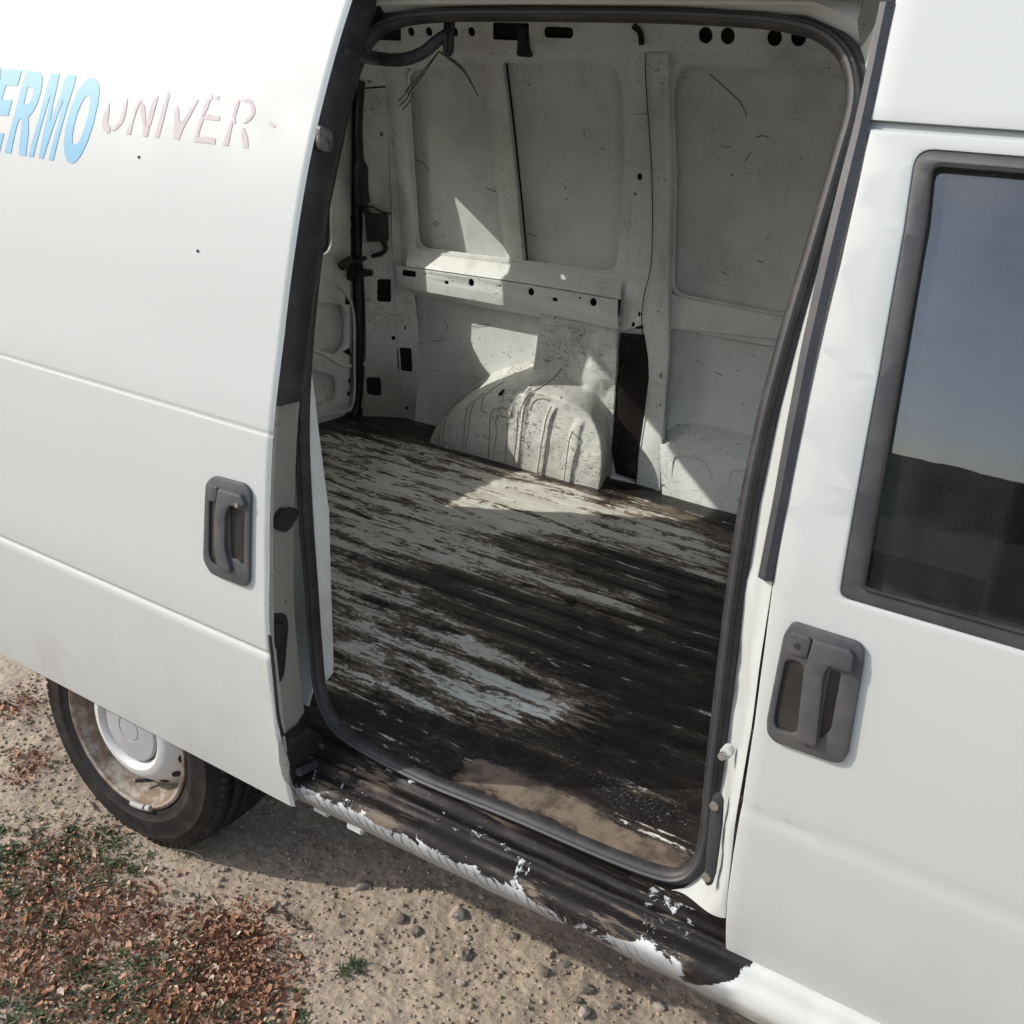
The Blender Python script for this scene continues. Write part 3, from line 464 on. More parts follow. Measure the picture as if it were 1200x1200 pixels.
DIRT_AND_SUN = [[(0.8465, 0.017), (0.8805, 0.0886), (0.9852, 0.0959), (1.1047, 0.0975), (1.1767, 0.0683), (1.2807, 0.0941), (1.3212, 0.0864), (1.3106, 0.0248), (1.2333, 0.0007), (1.0632, 0.0231), (0.94, 0.0005)], [(0.4394, 1.3929), (0.6339, 1.466), (0.9421, 1.2905), (0.918, 1.425), (0.6159, 1.5061)]]  # brown dirt; the patch by the doorway also paints in the sun pool
GRIT = [[(1.0335, 0.165), (1.0954, 0.213), (1.2454, 0.1762), (1.281, 0.1474), (1.2076, 0.1192), (1.0998, 0.1382)], [(1.1296, 0.3237), (1.2225, 0.328), (1.2314, 0.2861), (1.1412, 0.2983)]]
def mask(polys, k): return blur(np.clip(sum(inpoly(FX, FY, p).astype(float) for p in polys), 0, 1), k)
pm = mask(WHITE, 7)
BOLD = [(0.0636, 1.298), (0.4631, 1.3479), (0.6548, 1.3588), (0.8644, 1.2985), (0.89, 1.1725), (0.508, 1.2099), (0.1872, 1.115)]
pm = np.clip((.13 + .87 * pm) * (.80 + .22 * vnoise(FX, FY, .3, 31)) + .25 * mask([BOLD], 9), 0, 1.2)
def floor_z(X, Y):
    ph_ = (Y - .30) / .078; rib_ = np.abs((ph_ % 1) - .5) * 2; h = .0028 * sstep(.35, .6, rib_) * sstep(.22, .30, Y) * sstep(1.46, 1.42, Y)
    return .560 + h + .0015 * vnoise(X, Y, .12, 5) + .0008 * vnoise(X, Y, .03, 6) - .004 * sstep(.16, .12, Y)
grid('cargo_floor', fx, fy, lambda X, Y: (X, Y, floor_z(X, Y)), mat_floor(), van, {'paint': pm, 'dirt': mask(DIRT_AND_SUN, 5), 'grit': mask(GRIT, 4)})
for u_ in [(0.8254, 0.3514, 0.565), (0.871, 0.0296, 0.565), (0.7089, 0.7394, 0.565), (0.8962, 0.9335, 0.565)]: plate('drain_plug', ell(u_[:2], .016, .016, 16), [], lambda s, t, d: (s, t, .568 + d), M_BLACK, van, th=.004, bev=.001)
for q_ in [(-0.0497, 1.3369, 0.57), (-0.1877, 1.2509, 0.57), (-0.1674, 1.3525, 0.57)]:
    box('paint_flake', (q_[0] - .018, q_[1] - .008, .568), (q_[0] + .018, q_[1] + .008, .571), M_SKIN, van, 0, rotz=random.uniform(-.6, .6))
0 and plate('rear_threshold', [(-0.6583, 1.3019), (-0.5572, 1.4463), (-0.4277, 1.4628), (-0.2452, 1.4426), (-0.2196, 1.3423), (-0.4577, 1.3381), (-0.561, 1.1969)], [], lambda s, t, d: (s, t, .568 + d), M_PILLAR, van, th=.004, bev=.001)
box('underbody', (-.66, .16, .44), (2.9, 1.62, .545), M_BLACK, van, .0)
# roof and the near wall of the load bay
ry = np.linspace(.02, 1.58, 24)
grid('roof_skin', np.linspace(-.70, 2.95, 20), ry, lambda X, Y: (X, Y, 1.905 + .085 * np.sin((Y - .02) / 1.56 * math.pi).clip(0) ** .6), M_SKIN, van)
for x_ in (-.2, .5, 1.2): box('roof_bow', (x_ - .03, .1, 1.92), (x_ + .03, 1.5, 1.94), M_FRAME, van, .004)
plate('added_bulkhead', [(.10, .56), (1.66, .56), (1.50, 1.97), (.12, 1.97)], [], on_x(1.62), M_SKIN, van, th=.01, bev=.002, step=9)  # unseen partition, added to darken the load bay
BODY = lambda z: SEAL(z) - .045
zs_ = np.linspace(.47, 1.95, 50)
near_out = [(-.745, .47), (-.40, .47)] + [(.0 + .39 * math.cos(a), .292 + .39 * math.sin(a)) for a in np.linspace(math.pi - .48, .48, 18)] + [(.44, .47), (.535, .47), (.535, 1.9), (-.745, 1.9)]
plate('side_panel', near_out, [], lambda s, t, d: (s, float(BODY(t)) - d, t), M_PAINT, van, th=.006, bev=.001, step=.06)
plate('side_lining', [(-.68, .565), (.54, .565), (.54, 1.93), (-.68, 1.93)], [], lambda s, t, d: (s, float(SEAL(t)) + .05 - d, t), M_FRAME, van, th=.004, bev=.001, step=.06)
box('wheel_box', (-.36, .10, .57), (.38, .26, .80), M_ARCH, van, .02)
loft('wheel_housing', [[(.385 * math.cos(a), y_, .292 + .385 * math.sin(a)) for a in np.linspace(.45, math.pi - .45, 24)] for y_ in (-.05, .30)], M_BLACK, van, n=30)
# side wall above the doorway
top = [(0.6257, 0.1011, 1.7768), (0.6951, 0.1038, 1.7839), (0.8419, 0.106, 1.7895), (1.1002, 0.1066, 1.7912), (1.2683, 0.1047, 1.7861), (1.3362, 0.0958, 1.7629)]
loft('cant_rail', [[(p[0], float(SEAL(p[2])) + .01, p[2] - .02) for p in top], [(p[0], float(SEAL(p[2])) - .03, p[2] + .012) for p in top], [(p[0], float(SEAL(p[2])) - .012, 1.83) for p in top], [(p[0], .10, 1.95) for p in top]], M_PAINT, van)
loft('cant_rail', [[(x, float(FRONT(z)) , z) for x in (.45, 1.47)] for z in (1.80, 1.84, 1.9)] + [[(.45, .10, 1.95), (1.47, .10, 1.95)]], M_PAINT, van)
tube('drip_channel', [(0.5579, 0.0731, 1.782), (0.7162, 0.0753, 1.7878), (0.992, 0.0771, 1.7925), (1.2228, 0.0779, 1.7945), (1.3349, 0.0774, 1.7932)], .005, M_PAINT, van, n=8)

# ---------------- rubber seal round the doorway
SEALP = [(0.6111, 0.0899, 1.7475), (0.5906, 0.0753, 1.7103), (0.5843, 0.0502, 1.6437), (0.5797, 0.0287, 1.563), (0.573, 0.0111, 1.4802), (0.5753, -0.0153, 1.3641), (0.5786, -0.0333, 1.2575), (0.582, -0.044, 1.146), (0.5846, -0.0419, 1.0107), (0.5807, -0.0239, 0.8591), (0.5752, -0.0052, 0.7118), (0.5936, -0.0119, 0.6279), (0.6427, -0.0249, 0.5846), (0.7173, -0.0319, 0.5723), (0.8562, -0.0342, 0.5686), (1.0276, -0.0297, 0.576), (1.1854, -0.0275, 0.5798), (1.2794, -0.0246, 0.5852), (1.3212, -0.0197, 0.5956), (1.3418, -0.0124, 0.624), (1.3468, -0.006, 0.673), (1.3417, -0.0133, 0.7965), (1.3429, -0.038, 0.9505), (1.3392, -0.0445, 1.0814), (1.3359, -0.0396, 1.2053), (1.3356, -0.0225, 1.3254), (1.3396, -0.0008, 1.4295), (1.3461, 0.0217, 1.53), (1.3512, 0.0435, 1.6221), (1.3521, 0.063, 1.6789), (1.3426, 0.0769, 1.7142), (1.3219, 0.0884, 1.7436), (1.2848, 0.0967, 1.7653), (1.2347, 0.1003, 1.7747), (1.1732, 0.1017, 1.7783), (1.0555, 0.1024, 1.7801), (0.8458, 0.1013, 1.7773), (0.7293, 0.1, 1.7739), (0.6539, 0.0967, 1.7654)]
sect = [(-1.0, -.6), (-1.05, .2), (-.6, .95), (0, 1.15), (.6, .95), (.72, .35), (1.25, .2), (1.3, -.25), (.7, -.5)]
tube('door_seal', SEALP, .0110, M_RUB, van, closed=True, sub=5, section=sect)
tube('seal_lip', [(p[0], p[1] - .012, p[2]) for p in SEALP], .0035, M_TRIM, van, n=5, closed=True, sub=5)

# ---------------- front post, dented, with striker and buffer
sealR = [(1.3134, -0.029, 0.5704), (1.3366, -0.0219, 0.5827), (1.3537, -0.0094, 0.6185), (1.3529, -0.0098, 0.7994), (1.351, -0.0341, 0.9517), (1.347, -0.0405, 1.0824), (1.3445, -0.0355, 1.2064), (1.3439, -0.0183, 1.3263), (1.3467, 0.0033, 1.4301), (1.351, 0.0258, 1.5303), (1.356, 0.0476, 1.6225), (1.3578, 0.0672, 1.6794), (1.3493, 0.0811, 1.7147), (1.3332, 0.0919, 1.7424)]
edgeF = [(1.4161, -0.0868, 0.6183), (1.4152, -0.1009, 0.6829), (1.4131, -0.1192, 0.8087), (1.4152, -0.1332, 0.9624), (1.4122, -0.1373, 1.0487), (1.4097, -0.1373, 1.1515), (1.4071, -0.1284, 1.2562), (1.4017, -0.1122, 1.3584), (1.4005, -0.0949, 1.443), (1.3989, -0.072, 1.5382), (1.3965, -0.0468, 1.6219), (1.3939, -0.0303, 1.6697), (1.39, -0.0081, 1.7302), (1.3844, 0.0153, 1.7888)]
n1 = 60; A_ = resample(sealR, n1); B_ = resample(edgeF, n1); V_ = []; NW = 16
for i in range(n1):
    for j in range(NW):
        t = j / (NW - 1); p = A_[i].lerp(B_[i], t); w_ = t * t * (3 - 2 * t)
        p.y = A_[i].y + (B_[i].y - A_[i].y) * w_
        if .62 < p.z < 1.12: p.y += (.010 * float(vnoise(p.x * 1.3, p.z, .05, 21)) + .005 * float(vnoise(p.x, p.z, .02, 22))) * math.sin(math.pi * t)
        V_.append(p)
mesh('front_post', V_, [(i * NW + j, i * NW + j + 1, (i + 1) * NW + j + 1, (i + 1) * NW + j) for i in range(n1 - 1) for j in range(NW - 1)], M_PAINT, van, ang=None)
# black trim strip standing along the door's rear edge
tl = [(1.3937, -0.1458, 1.1652), (1.3931, -0.1375, 1.2552), (1.3894, -0.1239, 1.3433), (1.3858, -0.1072, 1.4278), (1.3835, -0.0837, 1.5279), (1.3826, -0.0605, 1.6076), (1.3825, -0.0428, 1.66), (1.3798, -0.0256, 1.7075), (1.3734, 0.0058, 1.7876)]
trr = [(1.4115, -0.1458, 1.1642), (1.4097, -0.1372, 1.2574), (1.4072, -0.1232, 1.3471), (1.4042, -0.1065, 1.431), (1.4025, -0.083, 1.5304), (1.4005, -0.0599, 1.6093), (1.3981, -0.0418, 1.6628), (1.3946, -0.0237, 1.7125), (1.3885, 0.0059, 1.7878)]
tl0 = [(1.389, -0.1291, 1.1576), (1.3886, -0.1213, 1.2492), (1.385, -0.1077, 1.3387), (1.3813, -0.0909, 1.4245), (1.379, -0.0672, 1.5261), (1.3781, -0.0437, 1.6069), (1.378, -0.0257, 1.6601), (1.3753, -0.0083, 1.7083), (1.3687, 0.0236, 1.7895)]
tr0 = [(1.4081, -0.1331, 1.1584), (1.4065, -0.1248, 1.2529), (1.404, -0.1109, 1.3436), (1.401, -0.094, 1.4285), (1.3993, -0.0704, 1.529), (1.3973, -0.0471, 1.6088), (1.3948, -0.0287, 1.6629), (1.3913, -0.0105, 1.7132), (1.3852, 0.0195, 1.7893)]
loft('door_edge_trim', [tl0, tl, [tuple(Vector(a).lerp(Vector(b), .5) + Vector((0, -.004, 0))) for a, b in zip(tl, trr)], trr, tr0], M_TRIM, van, n=60, ang=30)
st = Vector((1.3751, -0.1119, 0.8897))
def rod(name, a, b, r, m, parent, n=16): return tube(name, [a, Vector(a).lerp(Vector(b), .5), b], r, m, parent, n=n, sub=0)
rod('door_striker', st + Vector((.006, .02, 0)), st + Vector((.006, .006, .001)), .0080, M_PAINT, van); rod('striker_bolt', st + Vector((.005, -.000, .001)), st + Vector((.005, -.006, .002)), .0055, mat_plain('steel', (.5, .48, .45), .35, .8), van, 10)
M_DENT = mat_plain('dent_line', (.30, .29, .27), .7)
for q in ([(1.3801, -0.136, 1.0826), (1.3844, -0.1359, 1.0758), (1.3903, -0.1358, 1.0732)], [(1.3847, -0.1378, 1.072), (1.3953, -0.1379, 1.0735), (1.4037, -0.1379, 1.0753)], [(1.3828, -0.1332, 1.0455), (1.3877, -0.1331, 1.0424), (1.3866, -0.1328, 1.0346)], [(1.3937, -0.1347, 1.009), (1.4045, -0.1348, 1.0108)], [(1.3767, -0.1277, 0.9715), (1.39, -0.1269, 0.9575), (1.4049, -0.1263, 0.9481)], [(1.3768, -0.1255, 0.9359), (1.3895, -0.1248, 0.9267), (1.4055, -0.1235, 0.9096)], [(1.4036, -0.1234, 0.8638), (1.4117, -0.1244, 0.8734)]): 0 and tube('dent_crease', q, .0009, M_DENT, van, n=4, sub=3)
bufo = [(1.3792, 0.8283), (1.3849, 0.8277), (1.3894, 0.8174), (1.392, 0.776), (1.3919, 0.7314), (1.3915, 0.6847), (1.3885, 0.6625), (1.3828, 0.6573), (1.3783, 0.662), (1.3766, 0.6917), (1.3747, 0.7518), (1.3745, 0.8027), (1.3749, 0.8206)]
plate('door_buffer', bufo, [], lambda s, t, d: (s, float(FRONT(t)) + .018 - d, t), M_TRIM, van, th=.012, bev=.003)
for q_ in [(1.3805, 0.8108), (1.3814, 0.677)]: rod('buffer_screw', (q_[0], float(FRONT(q_[1])) + .012, q_[1]), (q_[0], float(FRONT(q_[1])) + .0085, q_[1]), .0065, mat_plain('screw', (.30, .27, .22), .5, .5), van, 10)
# corner gusset above the post
cr = [(1.4036, -0.0087, 1.739), (1.3983, -0.0134, 1.7268), (1.3981, -0.0166, 1.7182), (1.3938, -0.0193, 1.7111)]
tube('paint_crack', [(p[0] - .0, p[1] - .001, p[2]) for p in [(1.3994, -0.0086, 1.7288), (1.3952, -0.0113, 1.7217), (1.3959, -0.0145, 1.7131), (1.3905, -0.0169, 1.7068)]], .0016, M_CAV, van, n=4)

# ---------------- sill under the doorway
def mat_sill():
    n = NT('worn_sill'); x, y, z0 = n.xyz(); z = n.math('SUBTRACT', z0, n.math('MULTIPLY', n.math('SUBTRACT', n.math('MINIMUM', x, 1.46), .9), .037))
    a = n.noise(22, 8, .76, n.map((1.0, 1, 1.5)), .9); f = n.noise(90, 6, .75)
    band = n.math('MULTIPLY', n.ramp(z, .500, .512, 1, 0), n.ramp(z, .462, .474))
    black = (.014, .012, .012)
    dirt = n.ramp(n.noise(20, 6, .75, n.map((.35, 2.5, 1))), .52, .60)
    c = n.mix(n.math('MULTIPLY', dirt, n.ramp(n.noise(5, 3), .42, .6, 0, .9)), black, (.20, .155, .11))
    wf = n.ramp(n.math('ADD', n.math('MULTIPLY', n.math('SUBTRACT', a, .5), 4.2), n.math('ADD', n.math('MULTIPLY', n.math('ADD', n.math('ADD', n.ramp(x, 1.10, 1.20, 0, -.7), n.ramp(x, 1.24, 1.29, 0, .9)), n.math('ADD', n.math('ADD', n.ramp(x, 1.36, 1.39, 0, -1.2), n.ramp(n.math('ADD', x, n.math('MULTIPLY', z, -1.2)), .80, .86, 0, 5)), n.math('MULTIPLY', f, .4))), 1), n.ramp(z, .523, .497, -.25, .75))), .42, .46)
    c = n.mix(wf, c, n.mix(n.ramp(n.math('ADD', z, n.math('MULTIPLY', n.noise(12, 5, .7), .03)), .535, .515), (.56, .58, .57), (.27, .28, .28)))
    wv = n.n.new('ShaderNodeTexWave'); wv.wave_type = 'BANDS'; wv.bands_direction = 'X'; n.l.new(n.map((1, .0, 1.0), (0, .55, 0)), wv.inputs[0]); wv.inputs['Scale'].default_value = 19; wv.inputs['Distortion'].default_value = 4.2; wv.inputs['Detail'].default_value = 4; wv.inputs['Detail Scale'].default_value = 1.2
    drip = n.math('MULTIPLY', n.math('MULTIPLY', n.ramp(n.math('ADD', wv.outputs[0], n.math('MULTIPLY', n.noise(60, 4, .7), .5)), 1.06, 1.16), n.ramp(n.noise(7, 4), .40, .52, .1, 1)), n.ramp(z, .516, .500))
    drip = n.math('MULTIPLY', drip, n.ramp(x, 1.36, 1.40, 1, 0)); c = n.mix(n.math('MULTIPLY', drip, .6), c, (.05, .05, .055))
    c = n.mix(n.ramp(x, 1.44, 1.47), c, n.mix(wf, (.02, .018, .018), (.52, .535, .51))); sm = n.ramp(n.noise(26, 7, .8, n.map((.35, 1, 1.6))), .52, .62); c = n.mix(n.math('MULTIPLY', n.math('MULTIPLY', sm, n.ramp(x, 1.46, 1.50)), n.math('MULTIPLY', n.ramp(z, .502, .482), .85)), c, (.04, .04, .045))
    low_ = n.ramp(n.math('ADD', z, n.math('MULTIPLY', n.noise(9, 5), .03)), .487, .463)
    c = n.mix(n.math('MULTIPLY', n.math('MULTIPLY', low_, n.ramp(x, 1.40, 1.44, 1, .25)), n.ramp(n.noise(6, 4), .35, .6, .35, .9)), c, (.10, .10, .105))
    return n.out(c, n.mix(wf, n.mix(n.ramp(n.noise(9, 4), .4, .6), (.36,) * 3, (.65,) * 3), (.45,) * 3), bump=n.math('ADD', n.math('MULTIPLY', wf, .3), n.math('MULTIPLY', f, .7)), bs=.4, bd=.003, spec=.18)
M_SILL = mat_sill()
prof = [(.04, .535), (.01, .545), (-.012, .556), (-.045, .556), (-.050, .546), (-.056, .541), (-.066, .541), (-.070, .546), (-.076, .546), (-.079, .534), (-.084, .529), (-.093, .528), (-.100, .527), (-.108, .523), (-.114, .516), (-.117, .506), (-.116, .494), (-.110, .482), (-.100, .468), (-.090, .455), (-.075, .446), (-.060, .444), (-.058, .425), (.03, .40), (.16, .42)]
prof = [(a, b) for a, b in prof]; pp = resample([(a, b, 0) for a, b in prof], 70)
sx = np.concatenate([np.linspace(.40, 1.62, 190), np.linspace(1.66, 3.0, 30)]); SX, SI = np.meshgrid(sx, np.arange(70), indexing='ij')
py_ = np.array([p[0] for p in pp]); pz_ = np.array([p[1] for p in pp])
grid('door_sill', sx, np.arange(70), lambda X, I: (X, py_[I.astype(int)] + .0012 * vnoise(X, I * .01, .04, 41), pz_[I.astype(int)] + .037 * (np.minimum(X, 1.46) - .9) * sstep(-.03, -.08, py_[I.astype(int)]) + .001 * vnoise(X, I * .01, .03, 42)), M_SILL, van)
for x_ in (.66, .74): box('sill_bracket', (x_ - .018, -.088, .432), (x_ + .018, -.052, .446), M_PAINT, van, .003)
# sill continues in white under the front door
def mat_sill2():
    n = NT('smeared_sill'); x, y, z = n.xyz()
    k = n.math('ADD', n.ramp(x, 1.425, 1.53, 1.0, -.12), n.math('MULTIPLY', n.math('SUBTRACT', n.noise(18, 6, .75, n.map((.5, 1, 1.5))), .5), 1.5))
    k = n.math('MULTIPLY', n.ramp(n.math('ADD', k, n.ramp(z, .50, .46, 0, .35)), .28, .48), .92)
    return n.out(n.mix(k, (.56, .575, .55), (.022, .019, .019)), .5, bump=n.noise(30, 3), bs=.1, bd=.002, spec=.25)
pr2 = [(.03, .57), (-.050, .560), (-.092, .552), (-.108, .536), (-.117, .510), (-.116, .494), (-.106, .474), (-.090, .456), (-.070, .444), (.0, .43)]
pp2 = resample([(a, b, 0) for a, b in pr2], 30); p2y = np.array([p[0] for p in pp2]); p2z = np.array([p[1] for p in pp2])
0 and grid('front_sill', np.linspace(1.425, 3.0, 60), np.arange(30), lambda X, I: (X, p2y[I.astype(int)] + .002, p2z[I.astype(int)] + .012), mat_sill2(), van)
0 and plate('post_foot', [(1.3713, 0.6405), (1.4047, 0.6389), (1.4073, 0.5904), (1.3782, 0.5932), (1.3468, 0.59), (1.3586, 0.6214)], [], lambda s, t, d: (s, float(FRONT(t)) + .03 - d, t), M_PAINT, van, th=.006, bev=.001)

# ---------------- rear jamb of the doorway seen past the sliding door
inner = [(-0.0116, 1.2249), (-0.0036, 1.1799), (0.0004, 1.1496), (0.0109, 1.0867), (0.0308, 0.9706), (0.036, 0.8351), (0.0441, 0.6716), (0.0443, 0.6382), (0.0087, 0.6216), (-0.0003, 0.7451), (-0.0023, 0.8828), (-0.0106, 0.999), (-0.0203, 1.1392), (-0.0237, 1.227)]
plate('jamb_flange', inner, [], lambda s, t, d: (.572 + d, s, t), M_SKIN, van, th=.006, bev=.001)

# ---------------- sliding door
DZ = np.unique(np.concatenate([np.linspace(.456, 1.86, 110), np.linspace(.775, .80, 14), np.linspace(1.155, 1.185, 12)]))
def door_y(Z_):
    y = DOOR(Z_); y = y + .0045 * sstep(.800, .788, Z_) * 0
    y = y + .0040 * np.exp(-((Z_ - .792) / .0045) ** 2) + .0022 * np.exp(-((Z_ - 1.169) / .0030) ** 2) - .002 * sstep(.79, .775, Z_)
    return y
dx = np.unique(np.concatenate([np.linspace(-.42, .60, 40), np.linspace(.60, .63, 10)]))
def door_v(X, Z_):
    e = sstep(.622, .63, X) * .004; wob = .0016 * vnoise(X, Z_, .05, 51) * sstep(.61, .63, X) * ((Z_ < 1.05) & (Z_ > .5))
    return (X + wob, door_y(Z_) + e + wob, Z_)
door = grid('sliding_door', dx, DZ, door_v, M_PAINT, van)
ez = np.linspace(.458, 1.84, 80)
def wv_(z, s): return float(vnoise(z, 0., .05, s)) * .003
loft('door_hem', [[(.6285, float(DOOR(z)) + .004, z) for z in ez], [(.6265 - abs(wv_(z, 61)), float(DOOR(z)) + .008, z) for z in ez], [(.620, float(DOOR(z)) + .016 + wv_(z, 62) , z) for z in ez], [(.618, float(DOOR(z)) + .024, z) for z in ez]], mat_worn('hem_paint', base=(.5, .51, .48), chips=.6, grime=.5), door, n=80)
M_EDGE = mat_worn('edge_paint', base=(.30, .295, .27), chips=.2, grime=.7, rough=.4)
ez2 = np.linspace(.60, 1.22, 40)
loft('edge_face', [[(.617, float(DOOR(z)) + .022, z) for z in ez2], [(.612, float(DOOR(z)) + .06, z) for z in ez2], [(.598, float(DOOR(z)) + .092, z) for z in ez2]], M_EDGE, door)
ez3 = np.linspace(1.21, 1.84, 40)
loft('edge_cover', [[(.622, float(DOOR(z)) + .008, z) for z in ez3], [(.628, float(DOOR(z)) + .018, z) for z in ez3], [(.630, float(DOOR(z)) + .055, z) for z in ez3], [(.61, float(DOOR(z)) + .085, z) for z in ez3]], M_RUB, door)
loft('edge_cover', [[(.6195, float(DOOR(z)) + .020, z) for z in np.linspace(.46, .615, 12)], [(.62, float(DOOR(z)) + .05, z) for z in np.linspace(.46, .615, 12)], [(.60, float(DOOR(z)) + .09, z) for z in np.linspace(.46, .615, 12)]], M_BLACK, door)
grid('inner_panel', np.linspace(-.40, .60, 4), np.linspace(.46, 1.84, 30), lambda X, Z_: (X, DOOR(Z_) + .088, Z_), M_SKIN, door)
kb = (0.61, -0.1301, 1.0184)
tube('edge_buffer', [(kb[0] - .01, kb[1], kb[2]), (kb[0] + .004, kb[1], kb[2]), (kb[0] + .018, kb[1], kb[2])], .019, M_BLACK, door, n=14, sub=0); tube('edge_buffer', [(kb[0] + .006, kb[1] + .016, kb[2] + .004), (kb[0] + .018, kb[1] + .018, kb[2] + .004)], .012, M_BLACK, door, n=10, sub=0)
plate('latch_recess_shade', rounded([(-0.1552, 0.86), (-0.122, 0.845), (-0.1163, 0.8233), (-0.1283, 0.7295), (-0.1428, 0.7162), (-0.1543, 0.7417)], .01), [], lambda s, t, d: (.6155 + d, s, t), M_CAV, door, th=.002, bev=0)  # flat dark plate; the recess's shade is in its colour
plate('latch', [(-0.1528, 0.8426), (-0.1314, 0.8306), (-0.1383, 0.7849), (-0.152, 0.7942)], [], lambda s, t, d: (.619 + d, s, t), M_BLACK, door, th=.008, bev=.002)
cl = (0.632, -0.0523, 1.5942)
M_CLIP = mat_plain('clear_plastic', (.17, .17, .15), .15, var=.6, sc=60, bs=.6)
plate('edge_clip', rounded([(cl[1] - .012, cl[2] - .016), (cl[1] + .016, cl[2] - .020), (cl[1] + .018, cl[2] + .010), (cl[1] - .012, cl[2] + .020)], .01), [], lambda s, t, d: (.634 + d, s, t), M_CLIP, door, th=.010, bev=.003)
# lower roller arm and bracket at the foot of the door
plate('roller_bracket', [(-0.1243, 0.6), (-0.0611, 0.5838), (0.0094, 0.5041), (-0.024, 0.4846), (-0.0884, 0.4939), (-0.1172, 0.4924), (-0.1315, 0.5467)], [], lambda s, t, d: (.612 + d, s, t), M_BLACK, door, th=.02, bev=.003)
tube('roller_arm', [(0.64, -0.1207, 0.5359), (0.64, -0.0654, 0.526), (0.64, -0.0022, 0.5149)], .008, M_TRIM, door, n=8)
plate('hem_tab', [(-0.1593, 0.6191), (-0.1432, 0.598), (-0.1313, 0.5556), (-0.1321, 0.5069), (-0.1445, 0.5271), (-0.1563, 0.5699)], [], lambda s, t, d: (.627 + d, s, t), mat_worn('tab_paint', base=(.5, .5, .46), chips=.9, grime=.7), door, th=.004, bev=.001)
tube('stray_edge', [(0.63, -0.1741, 0.8299), (0.63, -0.1663, 0.7541), (0.63, -0.1583, 0.6667), (0.63, -0.1469, 0.6228)], .003, M_BLACK, door, n=5)
# cable hose from the door to the roof bracket
hose = [(0.62, -0.0011, 1.7149), (0.62, 0.0252, 1.7123)] + [(0.5826, 0.1257, 1.7112), (0.6334, 0.1255, 1.7107), (0.6705, 0.13, 1.722), (0.6918, 0.1369, 1.7398), (0.7075, 0.1408, 1.7499)]
tube('cable_hose', hose, lambda t: .0115 + .0004 * math.sin(t * 300) - .003 * t, M_RUB, van, n=10)
hb = hose[-1]
box('hose_bracket', (hb[0] - .006, hb[1] - .006, hb[2] - .030), (hb[0] + .008, hb[1] + .012, hb[2] + .022), M_BLACK, van, .004)
w0 = Vector((0.6849, 0.1518, 1.7265))
for tgt in [(0.6011, 0.1778, 1.6652), (0.6087, 0.177, 1.663), (0.613, 0.18, 1.671), (0.7339, 0.1823, 1.6773), (0.7434, 0.1788, 1.6678), (0.7252, 0.1851, 1.6843)]:
    t_ = Vector(tgt); mid = w0.lerp(t_, .55) + Vector((0, .01, .006)); tube('wire', [w0, mid, t_], .0011, M_WIRE, van, n=4)
for tgt in [(0.5972, 0.1704, 1.6442), (0.6056, 0.1688, 1.6395), (0.5915, 0.1729, 1.6516)]:
    t_ = Vector(tgt); tube('wire', [w0.lerp(t_, .7), w0.lerp(t_, .85) + Vector((.004, 0, 0)), t_], .0011, M_WIRE, van, n=4)

# handles
def slab(name, poly, base, h, m, parent, r=.004, holes=(), bev=.002, fn=None): return plate(name, rounded(poly, r), holes, fn(base + h / 2), m, parent, th=h, bev=bev, step=.03)
hp = [(0.5147, 1.0793), (0.5845, 1.0825), (0.5978, 1.0706), (0.5947, 0.9197), (0.585, 0.906), (0.5065, 0.9061), (0.489, 0.9255), (0.4975, 1.0622)]
hrec = [(0.5073, 1.0357), (0.5345, 1.0356), (0.5308, 0.9228), (0.5111, 0.9276), (0.5035, 0.9406)]
h1 = slab('door_handle', hp, .0, .007, M_GREY, door, r=.010, holes=[rounded(hrec, .006), rounded([(0.5517, 1.0372), (0.5856, 1.0377), (0.5835, 0.9434), (0.5721, 0.9504), (0.5548, 0.9497)], .006)], bev=.0025, fn=on_door)
slab('handle_recess_shade', [(0.5034, 1.042), (0.591, 1.0477), (0.5872, 0.9295), (0.503, 0.922)], .0005, .0015, M_BLACK, door, fn=on_door)  # dark plate on the door skin paints the shade of a deeper recess
slab('handle_grip', [(0.5323, 1.0638), (0.5832, 1.0654), (0.5928, 1.051), (0.5818, 1.0452), (0.5592, 1.0421), (0.5498, 1.0252), (0.5473, 0.9655), (0.5603, 0.9272), (0.5309, 0.9259), (0.5218, 0.9581), (0.5248, 1.0184)], .004, .010, M_GREY, door, r=.005, bev=.003, fn=on_door)
slab('lock_cover', [(0.5091, 1.0637), (0.5284, 1.0642), (0.5248, 1.0374), (0.5054, 1.0367)], .006, .004, M_GREY, door, r=.003, fn=on_door)
q_ = (0.5761, 1.048); rod('rivet', (q_[0], float(DOOR(q_[1])) - .013, q_[1]), (q_[0], float(DOOR(q_[1])) - .0155, q_[1]), .004, mat_plain('rivet', (.35, .28, .26), .5, .3), door, 10)

